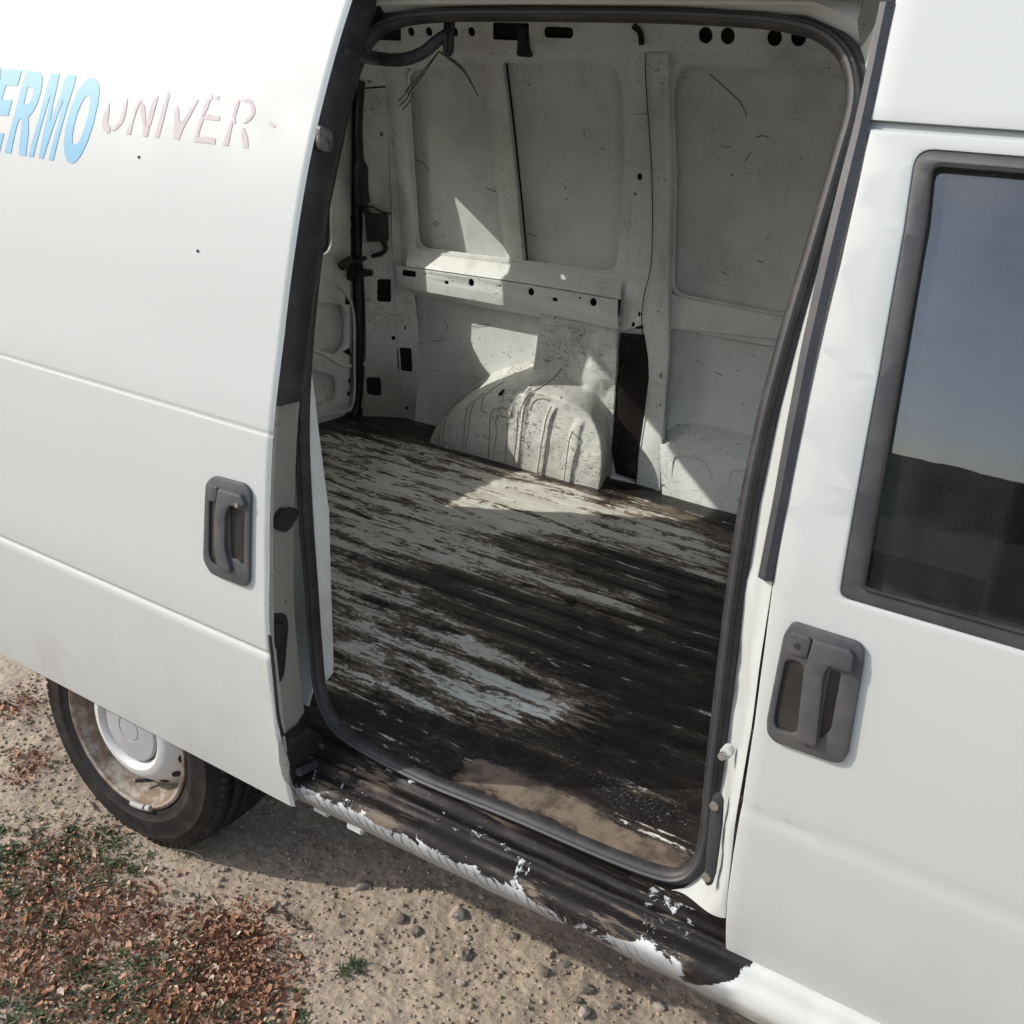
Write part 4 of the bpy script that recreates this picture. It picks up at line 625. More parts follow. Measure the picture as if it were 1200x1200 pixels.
# lettering on the sliding door
def letters(name, polys, m, off=.0006):
    for k, (o_, h_) in enumerate(polys): plate(name, o_, h_, on_door(off), m, door, th=.0003, bev=0, step=.012)
SC = lambda p: p
BL = [([(-0.1725, 1.6556), (-0.129, 1.6556), (-0.1235, 1.6295), (-0.159, 1.6288)], []),
 ([(-0.1205, 1.6548), (-0.0698, 1.6548), (-0.0718, 1.629), (-0.1054, 1.6289), (-0.1084, 1.6043), (-0.0784, 1.6047), (-0.0816, 1.5787), (-0.1133, 1.5782), (-0.1175, 1.5478), (-0.085, 1.5492), (-0.0902, 1.5171), (-0.1444, 1.5151), (-0.1406, 1.5759), (-0.1248, 1.6328)], []),
 ([(-0.0559, 1.6542), (-0.0274, 1.6546), (-0.0163, 1.6525), (-0.0089, 1.6468), (-0.0052, 1.6372), (-0.0041, 1.6207), (-0.0072, 1.604), (-0.0141, 1.59), (-0.0251, 1.5799), (-0.0207, 1.5714), (-0.0162, 1.5535), (-0.0146, 1.5171), (-0.0351, 1.5176), (-0.0393, 1.5671), (-0.0415, 1.5746), (-0.0464, 1.5767), (-0.0516, 1.5678), (-0.0576, 1.5182), (-0.0758, 1.518), (-0.0652, 1.5776), (-0.0617, 1.6146)], [[(-0.0429, 1.6277), (-0.0357, 1.6293), (-0.0276, 1.627), (-0.0244, 1.6211), (-0.0249, 1.6105), (-0.03, 1.6026), (-0.044, 1.6)]]),
 ([(0.0116, 1.6515), (0.0163, 1.6535), (0.035, 1.6538), (0.0364, 1.6288), (0.0353, 1.6094), (0.037, 1.5775), (0.0485, 1.6146), (0.052, 1.6452), (0.057, 1.6514), (0.068, 1.6547), (0.0798, 1.6532), (0.0803, 1.6355), (0.0758, 1.6073), (0.0615, 1.5158), (0.0489, 1.516), (0.0601, 1.5798), (0.0611, 1.6154), (0.0457, 1.5609), (0.034, 1.5166), (0.0212, 1.5167), (0.026, 1.5925), (0.0243, 1.6208), (0.0173, 1.5799), (0.0063, 1.517), (-0.0072, 1.5171), (0.0055, 1.5852), (0.0092, 1.6259)], []),
 ([(0.122, 1.6522), (0.1324, 1.6498), (0.1424, 1.6423), (0.1482, 1.6318), (0.1511, 1.6118), (0.1498, 1.5799), (0.1432, 1.5533), (0.1322, 1.5306), (0.1205, 1.5186), (0.1103, 1.5152), (0.0988, 1.5175), (0.0889, 1.5285), (0.0829, 1.5458), (0.0806, 1.5693), (0.0835, 1.599), (0.0912, 1.6258), (0.1019, 1.6425), (0.1111, 1.6495)], [[(0.1221, 1.6234), (0.1271, 1.6227), (0.1306, 1.6164), (0.1329, 1.5991), (0.1293, 1.5727), (0.122, 1.5517), (0.114, 1.5456), (0.1064, 1.5469), (0.1019, 1.5561), (0.1013, 1.5737), (0.104, 1.5958), (0.1102, 1.613), (0.1157, 1.6213)]])]
letters('blue_letter', BL, M_BLUE)
PK = [([(0.1797, 1.6154), (0.1836, 1.5992), (0.1844, 1.5847), (0.1941, 1.5786), (0.1948, 1.5709), (0.188, 1.5689), (0.1769, 1.5732), (0.172, 1.5814), (0.1713, 1.596), (0.1755, 1.6084)], []),
 ([(0.2191, 1.6242), (0.2226, 1.6208), (0.2242, 1.6017), (0.2212, 1.5872), (0.2077, 1.5747), (0.1995, 1.5736), (0.2007, 1.5785), (0.2103, 1.5852), (0.2156, 1.5964), (0.2165, 1.6132)], []),
 ([(0.2394, 1.5865), (0.2466, 1.5853), (0.2457, 1.5707), (0.2343, 1.5708), (0.2357, 1.5774)], []),
 ([(0.2485, 1.6246), (0.257, 1.6239), (0.2531, 1.6201), (0.2486, 1.608), (0.2461, 1.5869), (0.2422, 1.5871), (0.2438, 1.6077)], []),
 ([(0.2526, 1.6237), (0.2646, 1.6161), (0.2726, 1.6), (0.2781, 1.5851), (0.2866, 1.584), (0.2854, 1.5707), (0.2743, 1.5706), (0.2712, 1.5858), (0.2579, 1.6062)], []),
 ([(0.2818, 1.6253), (0.2918, 1.6322), (0.291, 1.62), (0.2883, 1.5893), (0.2849, 1.5848), (0.2782, 1.5848), (0.2776, 1.6051)], []),
 ([(0.3124, 1.6394), (0.3179, 1.6332), (0.3166, 1.6257), (0.3104, 1.6249), (0.3099, 1.6323)], []),
 ([(0.3075, 1.6228), (0.3171, 1.6243), (0.3157, 1.6028), (0.3132, 1.5714), (0.3022, 1.5715), (0.3052, 1.5881)], []),
 ([(0.3399, 1.6206), (0.3457, 1.614), (0.3495, 1.6015), (0.3552, 1.5961), (0.3659, 1.6106), (0.3805, 1.6333), (0.383, 1.63), (0.3735, 1.6088), (0.3639, 1.5898), (0.3589, 1.5715), (0.3453, 1.5728), (0.3413, 1.5929), (0.3353, 1.611)], []),
 ([(0.4078, 1.6416), (0.4137, 1.6363), (0.4119, 1.6339), (0.4083, 1.6364)], []),
 ([(0.4206, 1.6398), (0.4257, 1.6396), (0.4265, 1.6347), (0.4179, 1.6351)], []),
 ([(0.4009, 1.6321), (0.409, 1.6342), (0.4079, 1.6246), (0.4031, 1.6096), (0.3966, 1.6085), (0.397, 1.6217)], []),
 ([(0.4049, 1.6063), (0.4117, 1.6135), (0.4239, 1.6107), (0.4366, 1.6111), (0.438, 1.6049), (0.4231, 1.6048), (0.4067, 1.605)], []),
 ([(0.3962, 1.6075), (0.4045, 1.6074), (0.4004, 1.5901), (0.4002, 1.5775), (0.4172, 1.5804), (0.4379, 1.5792), (0.439, 1.5712), (0.3923, 1.5712), (0.393, 1.5827)], []),
 ([(0.4671, 1.6375), (0.4713, 1.6359), (0.4712, 1.6306), (0.469, 1.6127), (0.4717, 1.6095), (0.4681, 1.6086), (0.462, 1.6111), (0.463, 1.6257)], []),
 ([(0.4736, 1.637), (0.4858, 1.6403), (0.4955, 1.6375), (0.5059, 1.6261), (0.5078, 1.6185), (0.5012, 1.6093), (0.4916, 1.604), (0.487, 1.605), (0.4954, 1.6122), (0.5005, 1.6191), (0.4982, 1.6278), (0.4895, 1.6343), (0.4796, 1.6346)], []),
 ([(0.4622, 1.6082), (0.4731, 1.6074), (0.4722, 1.6029), (0.467, 1.6037), (0.4671, 1.5711), (0.4546, 1.5706), (0.4582, 1.5897)], []),
 ([(0.4888, 1.5974), (0.493, 1.5983), (0.504, 1.5852), (0.5091, 1.5712), (0.4994, 1.5709), (0.4899, 1.5875)], []),
 ([(0.5392, 1.6102), (0.5438, 1.6106), (0.5539, 1.6056), (0.5529, 1.6029), (0.5423, 1.6054)], [])]
letters('faded_letter', PK, M_PINK)
for q_ in [(0.4359, 1.4144), (0.2744, 1.539), (0.6693, 0.906)]: plate('stone_chip', ell(q_, .0028, .0024, 7), [], on_door(.0008), M_CAV, door, th=.0006, bev=0)

# ---------------- front door with its window
def fcurve(pts): return pts
fd_out = [(1.3993, 1.6604), (1.3998, 1.6396), (1.4028, 1.5963), (1.4053, 1.5214), (1.4048, 1.4304), (1.406, 1.3457), (1.4085, 1.2557), (1.4115, 1.1602), (1.4157, 1.0756), (1.4194, 0.9663), (1.4201, 0.8516), (1.4182, 0.753), (1.4178, 0.6707), (1.42, 0.5974), (1.4238, 0.5181)] + [(2.9, .517), (2.9, 1.661)]
win = [(1.4691, 1.635), (1.4897, 1.5412), (1.5109, 1.187)]
WO = [(1.4531, 1.643), (1.488, 1.1683)]
wz0 = 1.1683; wz1 = 1.6453
wout = rounded([(1.4518, 1.6446), (1.4619, 1.5636), (1.4737, 1.4153), (1.4809, 1.2908), (1.488, 1.1683)] + [(2.8, wz0), (2.8, wz1)], [.02, 0, 0, 0, .012, 0, 0], 6)
def fd(s, t, d): 
    cre = .0035 * math.exp(-((t - .838) / .0045) ** 2) + .0015 * sstep(.84, .82, t) * -1
    return (s, float(FRONT(t)) - d + cre, t)
fdoor = plate('front_door', fd_out, [wout], fd, M_PAINT, van, th=.006, bev=.003, step=.0125, xstep=.04)
# body above the door
plate('roof_side', [(1.3885, 1.7901), (1.3969, 1.6689)] + [(2.9, 1.6685), (2.9, 1.95), (1.30, 1.95)], [], on_front(), M_PAINT, van, th=.006, bev=.003, step=.02, xstep=.04)
grid('door_gap', np.linspace(1.392, 2.9, 3), np.linspace(1.650, 1.70, 8), lambda X, Z_: (X, FRONT(Z_) + .007, Z_), M_PAINT, van)
for h_ in (0,):
    gi = [(1.4712, 1.6309), (1.4809, 1.5741), (1.4921, 1.4449), (1.5032, 1.3096), (1.5107, 1.1875)]; gz0 = 1.1974; gz1 = 1.6368
    frame_o = [(p[0] - .0, p[1]) for p in wout]
    gin = rounded(gi + [(2.78, gz0), (2.78, gz1)], [.012, 0, 0, 0, .006, 0, 0], 4)
    plate('window_frame', wout, [gin], on_front(-.002), M_TRIM, fdoor, th=.006, bev=.0015, step=.03)
M_GLASS = n_ = NT('door_glass')
n_ = M_GLASS
tr = n_.n.new('ShaderNodeBsdfTransparent'); tr.inputs[0].default_value = (.10, .11, .11, 1); gl = n_.n.new('ShaderNodeBsdfGlossy'); gl.inputs['Roughness'].default_value = .015; gl.inputs['Color'].default_value = (.95, .97, 1, 1)
lw = n_.n.new('ShaderNodeFresnel'); lw.inputs[0].default_value = 1.55
df = n_.n.new('ShaderNodeBsdfDiffuse'); df.inputs[0].default_value = (.42, .42, .40, 1); mx = n_.n.new('ShaderNodeMixShader'); n_.l.new(n_.math('ADD', n_.math('MULTIPLY', lw.outputs[0], 1.6), .06), mx.inputs[0]); n_.l.new(tr.outputs[0], mx.inputs[1]); n_.l.new(gl.outputs[0], mx.inputs[2])
mx2 = n_.n.new('ShaderNodeMixShader'); n_.l.new(n_.math('ADD', n_.ramp(n_.noise(3, 5, .6, n_.map((1.6, 1, .35), (0, .25, 0))), .36, .70, .012, .07), n_.math('MULTIPLY', n_.ramp(n_.math('ADD', n_.xyz()[2], n_.math('MULTIPLY', n_.noise(5, 5), .05)), 1.225, 1.195), n_.ramp(n_.noise(9, 4), .3, .6, .06, .2))), mx2.inputs[0]); n_.l.new(mx.outputs[0], mx2.inputs[1]); n_.l.new(df.outputs[0], mx2.inputs[2]); n_.l.new(mx2.outputs[0], n_.n['Material Output'].inputs[0])
grid('window_pane', np.linspace(1.44, 2.80, 30), np.linspace(gz0 - .03, gz1 + .012, 30), lambda X, Z_: (X, FRONT(Z_) + .0075, Z_), n_.m, fdoor)
tube('window_bead', [(x, float(FRONT(z)) - .003, z) for x, z in gin], .0028, M_BLACK, fdoor, n=6, closed=True, sub=0)
# plastic inner edge of the frame, proud at the rear
hp = rounded([(1.443, 1.1229), (1.4476, 1.1256), (1.5198, 1.1252), (1.5279, 1.1183), (1.5304, 1.1005), (1.5353, 0.9793), (1.5301, 0.9632), (1.5174, 0.9599), (1.449, 0.9586), (1.4378, 0.9678), (1.4351, 0.9858), (1.4367, 1.1061)], .006)
slab('door_handle', hp, .003, .007, M_GREY, fdoor, r=0, holes=[rounded([(1.4449, 1.0769), (1.4664, 1.0779), (1.4735, 0.9795), (1.4481, 0.9786), (1.4439, 0.992)], .010), rounded([(1.497, 1.0813), (1.5089, 1.0812), (1.5106, 1.0053), (1.5005, 0.9862), (1.4981, 1.0183)], .004)], bev=.0025, fn=on_front)
slab('handle_recess_shade', [(1.4376, 1.095), (1.5178, 1.0958), (1.5234, 0.9839), (1.4444, 0.9745)], .0032, .0012, M_BLACK, fdoor, fn=on_front)  # flat dark plate, recess shade put into its colour
slab('handle_grip', [(1.4729, 1.1143), (1.514, 1.1155), (1.5197, 1.1109), (1.521, 1.0891), (1.4956, 1.0887), (1.4922, 1.0749), (1.4998, 0.9784), (1.4762, 0.9756), (1.4704, 1.0839)], .008, .010, M_GREY, fdoor, r=.003, bev=.0025, fn=on_front)
slab('lock_cover', [(1.4445, 1.1145), (1.4699, 1.1143), (1.4688, 1.0868), (1.4434, 1.0856)], .008, .005, M_GREY, fdoor, r=.006, bev=.002, fn=on_front)
q_ = (1.4554, 1.0991); rod('key_slot', (q_[0], float(FRONT(q_[1])) - .012, q_[1]), (q_[0], float(FRONT(q_[1])) - .0142, q_[1]), .0035, M_BLACK, fdoor, 12)
# cab behind the glass: dark seats, with unseen walls closing it against daylight
M_SEAT = mat_plain('seat_cloth', (.035, .033, .035), .9, bs=.3)
box('seat_back', (1.75, .12, .70), (1.92, .60, 1.30), M_SEAT, van, .05); box('headrest', (1.78, .24, 1.32), (1.88, .48, 1.50), M_SEAT, van, .04); box('seat_cushion', (1.85, .10, .62), (2.4, .60, .78), M_SEAT, van, .05)
box('cab_floor', (1.63, .02, .50), (2.95, 1.62, .52), M_BLACK, van, 0); box('cab_lining', (1.63, 1.50, .52), (2.95, 1.55, 1.90), M_SEAT, van, 0); box('cab_light_block', (2.75, .0, .52), (2.94, 1.6, 1.92), M_SEAT, van, 0)  # full-height front box is added to keep daylight out of the cab
grid('door_lining', np.linspace(1.5, 2.9, 3), np.linspace(.5, 1.15, 10), lambda X, Z_: (X, FRONT(Z_) + .05, Z_), M_SEAT, van)

# ---------------- rear wheel
WC = (0, 0.0024, 0.2924)
wheel = bpy.data.objects.new('wheel', None); wheel.location = WC; COL.objects.link(wheel); wheel.parent = van; wheel.matrix_parent_inverse = Matrix.Translation(-van.location)
def mat_tyre():
    n = NT('tyre_rubber'); d = n.ramp(n.noise(14, 5, .65), .42, .75)
    return n.out(n.mix(n.math('MULTIPLY', d, .4), (.016, .015, .015), (.075, .068, .06)), .62, bump=n.noise(45, 4), bs=.3, bd=.002, spec=.2)
M_TYRE = mat_tyre()
TW = .19
tp = [(.182, .022), (.190, .004), (.197, -.002), (.206, -.006), (.208, -.006), (.222, -.012), (.2235, -.013), (.240, -.013), (.262, -.010), (.266, -.0115), (.269, -.009), (.283, .001), (.292, .014), (.297, .024), (.300, .040), (.302, .095), (.300, .150), (.292, .178), (.262, .198), (.21, .19), (.185, .17)]
T_ = lathe('tyre', tp, WC, M_TYRE, wheel, n=120, ang=30)
# tread blocks: slanted bars in three rows, joined as one part
tv = []; tf = []
def bar(a0, a1, y0, y1, r0, r1, wd):
    b = len(tv)
    for (a, y) in ((a0, y0), (a0 + wd, y0), (a1 + wd, y1), (a1, y1)):
        for r in (r0, r1): tv.append((WC[0] + r * math.cos(a), WC[1] + y, WC[2] + r * math.sin(a)))
    tf.extend([(b, b + 2, b + 3, b + 1), (b + 2, b + 4, b + 5, b + 3), (b + 4, b + 6, b + 7, b + 5), (b + 6, b, b + 1, b + 7), (b + 1, b + 3, b + 5, b + 7)])
NB = 84
for i in range(NB):
    a = 2 * math.pi * i / NB; w_ = 2 * math.pi / NB
    bar(a, a + w_ * .5, .008, .034, .288, .3025, w_ * .66); bar(a + w_ * .45, a + w_ * 1.0, .037, .066, .298, .3065, w_ * .72); bar(a + w_ * .2, a + w_ * .75, .070, .096, .30, .3075, w_ * .72)
    bar(a + w_ * .6, a + w_ * .1, .100, .126, .30, .3075, w_ * .72); bar(a, a - w_ * .5, .130, .156, .296, .3060, w_ * .72); bar(a, a - w_ * .4, .160, .184, .285, .3010, w_ * .66)
t_ = soup('tread', tv, tf, M_TYRE, wheel, 'stuff')
def mat_rim():
    n = NT('rusty_rim'); x, y, z = n.xyz()
    r = n.ramp(n.math('ADD', n.noise(24, 6, .7), n.math('MULTIPLY', n.noise(5, 3), .5)), .62, .82)
    c = n.mix(r, (.34, .315, .275), (.19, .135, .095)); c = n.mix(n.ramp(n.noise(60, 4), .5, .7, 0, .6), c, (.16, .11, .07)); return n.out(c, .6, .2, bump=n.noise(50, 4), bs=.4, bd=.002)
M_RIM = mat_rim(); M_DISC = mat_worn('wheel_silver', base=(.60, .61, .60), chips=.55, grime=.25, rough=.38)
lathe('rim', [(.196, -.001), (.1955, -.007), (.190, -.009), (.185, -.005), (.184, .004), (.178, .012), (.176, .030), (.170, .040), (.170, .060), (.168, .075)], WC, M_RIM, wheel, n=96)
disc = lathe('wheel_disc', [(.169, .066), (.162, .064), (.158, .046), (.136, .022), (.126, .010), (.115, .003), (.102, .001), (.094, .006), (.090, .014), (.086, .030), (.02, .032)], WC, M_DISC, wheel, n=96)
lathe('hub_cap', [(.084, .030), (.0835, .010), (.080, .007), (.050, .005), (.0335, .0045), (.0325, .0060), (.0305, .0060), (.0295, .0045), (.001, .004)], WC, mat_plain('hub_plastic', (.36, .365, .37), .5, var=.12, bs=.05), wheel, n=64)
nrm = Vector((.040, 0, .022)).normalized()
for i in range(16):
    a = 2 * math.pi * (i + .4) / 16; e = Vector((math.cos(a), 0, math.sin(a))); c = Vector(WC) + e * .146 + Vector((0, .033, 0)); tt = Vector((-e.z, 0, e.x)); up_ = (e * .022 + Vector((0, .022, 0))).normalized(); no = (Vector((0, -.022, 0)) + e * .022).normalized()
    v_ = [c + no * .0015 + tt * .0135 * math.cos(q) + up_ * .0095 * math.sin(q) for q in np.linspace(0, 2 * math.pi, 14, endpoint=False)]; mesh('vent_hole_shade', v_, [tuple(range(14))], M_CAV, disc, smooth=False)  # dark discs just proud of the cone, painting the vents' inner shade
vd = Vector((math.cos(-1.75), 0, math.sin(-1.75)))
tube('valve', [Vector(WC) + Vector((.030, .050, -.150)), Vector(WC) + Vector((.012, .032, -.152)), Vector(WC) + Vector((-.006, .016, -.152))], .0045, M_BLACK, wheel, n=8)
for a_, l_ in ((-1.40, .045), (-1.20, .016)):
    pts_ = [Vector(WC) + Vector((math.cos(a_ + k * l_ / .19 / 4) * .191, -.010, math.sin(a_ + k * l_ / .19 / 4) * .191)) for k in range(-2, 3)]; tube('balance_weight', pts_, .0075, mat_plain('lead', (.34, .34, .33), .6), wheel, n=8)
# far rear wheel, seen only from low down
for yy in (1.52,): lathe('tyre', [(.10, .0), (.19, 0), (.28, .01), (.30, .04), (.30, .15), (.28, .18), (.1, .18)], (0, yy, .295), M_TYRE, van, n=48); 

# ================================================================== ground
def ground_h(X, Y):
    h = .012 * vnoise(X, Y, .9, 71) + .007 * vnoise(X, Y, .31, 72) + .0045 * vnoise(X, Y, .12, 73) + .0036 * vnoise(X, Y, .05, 74) + .0028 * np.abs(vnoise(X, Y, .026, 75)) + .0013 * vnoise(X, Y, .013, 76)
    flat = np.exp(-((X - 0) / .25) ** 2 - ((Y - .1) / .25) ** 2)
    lump = .018 * sstep(.25, .8, vnoise(X, Y, .10, 77)) * sstep(.1, .6, vnoise(X, Y, .6, 78))
    return (h * (1 - .7 * flat) + lump * (1 - flat)) - .004
def mat_ground():
    n = NT('dry_earth'); a = n.noise(3, 7, .65); b = n.noise(45, 6, .75); v = n.vor(60)
    c = n.mix(n.ramp(a, .35, .7), (.385, .315, .245), (.27, .215, .165)); c = n.mix(n.ramp(b, .35, .70), c, (.48, .395, .305)); c = n.mix(n.ramp(n.noise(120, 4, .7), .55, .7, 0, .7), c, (.12, .095, .075))
    c = n.mix(n.ramp(n.noise(5.5, 5, .7, n.map(loc=(3, 1, 0))), .60, .70, 0, .55), c, (.48, .43, .36))
    far_ = n.ramp(n.noise(.25, 4), .4, .6); c = n.mix(n.math('MULTIPLY', n.ramp(n.math('ABSOLUTE', n.xyz()[1]), 3, 5), .98), c, (.018, .021, .010))
    return n.out(c, .95, bump=n.math('ADD', n.math('MULTIPLY', v, .6), b), bs=.7, bd=.006, spec=.15)
def axis(lo, hi, st, far):
    core = np.arange(lo, hi, st); g = []; d = st; x = 0
    while x < far: d *= 1.12; x += d; g.append(x)
    g = np.array(g); return np.concatenate([(lo - g)[::-1], core, core[-1] + g])
gx = axis(-1.35, 2.05, .008, 900); gy = axis(-1.1, .62, .008, 900)
grd = grid('ground', gx, gy, lambda X, Y: (X, Y, np.where(np.hypot(X, Y) < 6, ground_h(X, Y), 0)), mat_ground())
grd['kind'] = 'structure'
# wooded hill behind the photographer, mirrored in the door glass
def mat_hill():
    n = NT('wooded_slope'); c = n.mix(n.ramp(n.noise(.12, 8, .7), .4, .62), (.012, .016, .008), (.030, .030, .016)); return n.out(c, 1, bump=n.noise(.3, 5, .7), bs=1, bd=3, spec=0)
def hill_v(X, T):
    # X: angle, T: 0..1 up the slope
    R_ = 18 + 212 * T; h = (15 - 3.0 * X + .8 * vnoise(X * 40, X * 0, 9, 81) + .5 * vnoise(X * 40, X * 0, 2, 82)) * T ** 1.15 + .8 * vnoise(X * 200, T * 100, 3, 83) * (T > 0)
    h = h * sstep(1.65, 1.0, np.abs(X)); return (R_ * np.sin(X), -R_ * np.cos(X), h - .3)
hill = grid('hill', np.linspace(-1.7, 1.7, 300), np.linspace(0, 1, 50), hill_v, mat_hill()); hill['kind'] = 'structure'

# ---------------- gravel, leaves, weeds
def gh(x, y): return ground_h(np.asarray(x, float), np.asarray(y, float))
PHI = (1 + 5 ** .5) / 2
ICO = np.array([(-1, PHI, 0), (1, PHI, 0), (-1, -PHI, 0), (1, -PHI, 0), (0, -1, PHI), (0, 1, PHI), (0, -1, -PHI), (0, 1, -PHI), (PHI, 0, -1), (PHI, 0, 1), (-PHI, 0, -1), (-PHI, 0, 1)]); ICO /= np.linalg.norm(ICO[0])
IF = np.array([(0, 11, 5), (0, 5, 1), (0, 1, 7), (0, 7, 10), (0, 10, 11), (1, 5, 9), (5, 11, 4), (11, 10, 2), (10, 7, 6), (7, 1, 8), (3, 9, 4), (3, 4, 2), (3, 2, 6), (3, 6, 8), (3, 8, 9), (4, 9, 5), (2, 4, 11), (6, 2, 10), (8, 6, 7), (9, 8, 1)])
def in_view(n, x0, x1, y0, y1):
    return rng.uniform(x0, x1, n), rng.uniform(y0, y1, n)
def mat_tone(name, a, b, rough=.9, c3=None, sub=0):
    n = NT(name); t = n.attr('tone'); c = n.mix(t, a, b)
    if c3: c = n.mix(n.ramp(t, .85, .95), c, c3)
    return n.out(n.mix(n.ramp(n.noise(90, 3), .35, .65, 0, .3), c, tuple(x * .6 for x in a)), rough, bump=n.noise(120, 3), bs=.3, bd=.001, spec=.2)
M_STONE = mat_tone('grit_stone', (.20, .155, .112), (.46, .385, .30))
V = []; F_ = []; T = []
def spray(n, x0, x1, y0, y1, lo, hi, p=2.5):
    xs, ys = in_view(n, x0, x1, y0, y1); rs = lo + (hi - lo) * rng.uniform(0, 1, n) ** p
    for x, y, r in zip(xs, ys, rs):
        q = ICO * rng.uniform(.65, 1.2, (12, 1)) * np.array([1, rng.uniform(.6, 1), rng.uniform(.45, .8)]) * r; a = rng.uniform(0, 6.28); c, s = math.cos(a), math.sin(a)
        q = np.stack([q[:, 0] * c - q[:, 1] * s + x, q[:, 0] * s + q[:, 1] * c + y, q[:, 2] + float(gh(x, y)) + r * .25], -1); F_.append(IF + 12 * len(V)); V.append(q); T.append(np.full(12, rng.uniform()))
spray(15000, -.8, 1.9, -.75, .60, .0016, .0065, 3)
spray(1500, -.8, 1.9, -.75, .45, .004, .009, 2)
gr_ = soup('gravel', np.concatenate(V), np.concatenate(F_), M_STONE, None, 'stuff', attr=np.concatenate(T))
# single stones
ST = [(0.7215, 0.145, 0), (0.6713, 0.1524, 0), (0.8408, 0.1564, 0), (0.875, 0.0933, 0), (1, 0.2051, 0), (1.0265, 0.2534, 0), (1.0934, 0.2239, 0), (1.0889, 0.1909, 0), (1.1566, 0.2222, 0), (1.2319, 0.2767, 0), (0.8246, 0.2811, 0), (0.82, 0.1969, 0), (0.8964, 0.253, 0), (1.1175, 0.171, 0), (0.6815, 0.2189, 0), (0.7664, 0.2339, 0), (0.546, 0.1843, 0), (0.6921, 0.2977, 0), (0.7532, 0.0441, 0), (1.1217, 0.3644, 0)]
STR = [.013, .012, .015, .010, .013, .009, .016, .010, .010, .010, .012, .008, .012, .012, .007, .018, .015, .008, .006, .010]
STL = ['dark grey lump of stone nearest the clod, left of the pair below the sill', 'smaller dark stone above and left of the rounder dark stone', 'brown pitted stone lying between the sill shadow and the round pebble', 'small round pale grey pebble with a sharp shadow', 'brown stone with a dark hollow beside it, below the sill',
 'small dark stone just right of the brown stone with the hollow', 'largest dark clod near the bottom of the dirt under the sill', 'grey clod just below and left of the largest dark clod', 'thin grey stone below the flat oval stone', 'pale rounded stone furthest right on the dirt', 'wide flat brownish stone close to the shadow of the sill', 'pale upright chip of stone', 'dark wedge of stone in front of the sill shadow', 'pale clod at the lower edge of the picture', 'small pale pebble high on the dirt under the sill', 'largest pale broken stone below the sill', 'brown clod beside the cracked earth on the left', 'small dark pebble near the pale broken stone', 'tiny flat pebble above the green tuft', 'small brown stone close under the front end of the sill']
M_ROCK = mat_plain('rock', (.23, .19, .155), .9, var=.45, sc=40, bs=.6); M_ROCKP = mat_plain('pale_rock', (.40, .35, .29), .9, var=.3, sc=40, bs=.6)
def stone(x, y, r, label, pale, flat=.62, long=1.25):
    bm = bmesh.new(); bmesh.ops.create_icosphere(bm, subdivisions=2, radius=1); sd = random.randint(0, 999)
    for v in bm.verts:
        n = v.co; k = 1 + .34 * float(vnoise(n.x + 3, n.y + n.z * 1.7, .7, sd)) + .16 * float(vnoise(n.x * 2 + n.z, n.y * 2, .5, sd + 1)); v.co = Vector((n.x * long, n.y * .9, n.z * flat)) * k * r
    bmesh.ops.rotate(bm, verts=bm.verts, cent=(0, 0, 0), matrix=Matrix.Rotation(random.uniform(0, 6), 3, 'Z'))
    o = from_bm('stone', bm, M_ROCKP if pale else M_ROCK, ang=22); o.location = (x, y, float(gh(x, y)) + r * flat * .45); tag(o, label, 'stone', 'loose stones on the dirt under the sill'); return o
for i, ((x, y, _), r, l) in enumerate(zip(ST, STR, STL)): stone(x, y, r * .95, l, 'pale' in l)
q_ = (1.1633, 0.2984, 0)
stone(q_[0], q_[1], .012, 'flat dark oval stone lying beside the largest dark clod', False, .5, 2.0)

# fallen leaves: curled brown-red scraps, densest in the lower left
BL_ = [(-0.0722, -0.1697), (0.1127, -0.1968), (-0.0151, -0.2914), (-0.421, 0.002), (0.1824, -0.3485), (0.4055, -0.1301), (0.5101, -0.1364), (0.4608, -0.2247), (0.2241, -0.1757), (-0.679, 0.1497), (0.584, -0.1859), (0.349, -0.3557), (0.4682, -0.294), (0.3988, -0.0769), (0.0964, -0.3842)]
SG = [.07, .07, .07, .04, .07, .07, .06, .07, .05, .05, .05, .08, .06, .05, .07]; NL = [int(q * 1.45) for q in (620, 700, 500, 200, 700, 1000, 700, 700, 300, 220, 350, 500, 500, 350, 500)]
V = []; F_ = []; T = []; nv = 0
for (cx, cy), sg, nn in zip(BL_, SG, NL):
    for _ in range(nn):
        x, y = rng.normal(cx, sg * .92), rng.normal(cy, sg * .92); L = rng.uniform(.0018, .0045) if rng.uniform() < .8 else rng.uniform(.004, .010); W_ = L * rng.uniform(.35, .7); a = rng.uniform(0, 6.28); c, s = math.cos(a), math.sin(a); cu = rng.uniform(.1, .8); z0 = float(gh(x, y)) + rng.uniform(.001, .008); ti = rng.normal(0, .6); tj = rng.normal(0, .8)
        for (u, w) in ((-1, 0), (-.5, -.9), (-.4, .9), (.1, -.25 + .1), (.45, -.8), (.5, .9), (1, 0), (.1, .2)):
            lx = u * L; ly = w * W_; lz = cu * W_ * w * w + cu * L * .4 * u * u + ti * lx + tj * ly
            V.append((x + lx * c - ly * s, y + lx * s + ly * c, z0 + lz)); T.append(0)
        t0 = rng.uniform(); T[-8:] = [t0] * 8
        for q in ((0, 1, 3), (0, 3, 7), (0, 7, 2), (1, 4, 3), (2, 7, 5), (3, 4, 6), (3, 6, 7), (7, 6, 5)): F_.append([nv + k for k in q])
        nv += 8
M_LEAF = mat_tone('dead_leaf', (.17, .080, .045), (.50, .27, .165), .85, (.58, .48, .36))
lv = soup('fallen_leaves', V, F_, M_LEAF, None, 'stuff', attr=T)
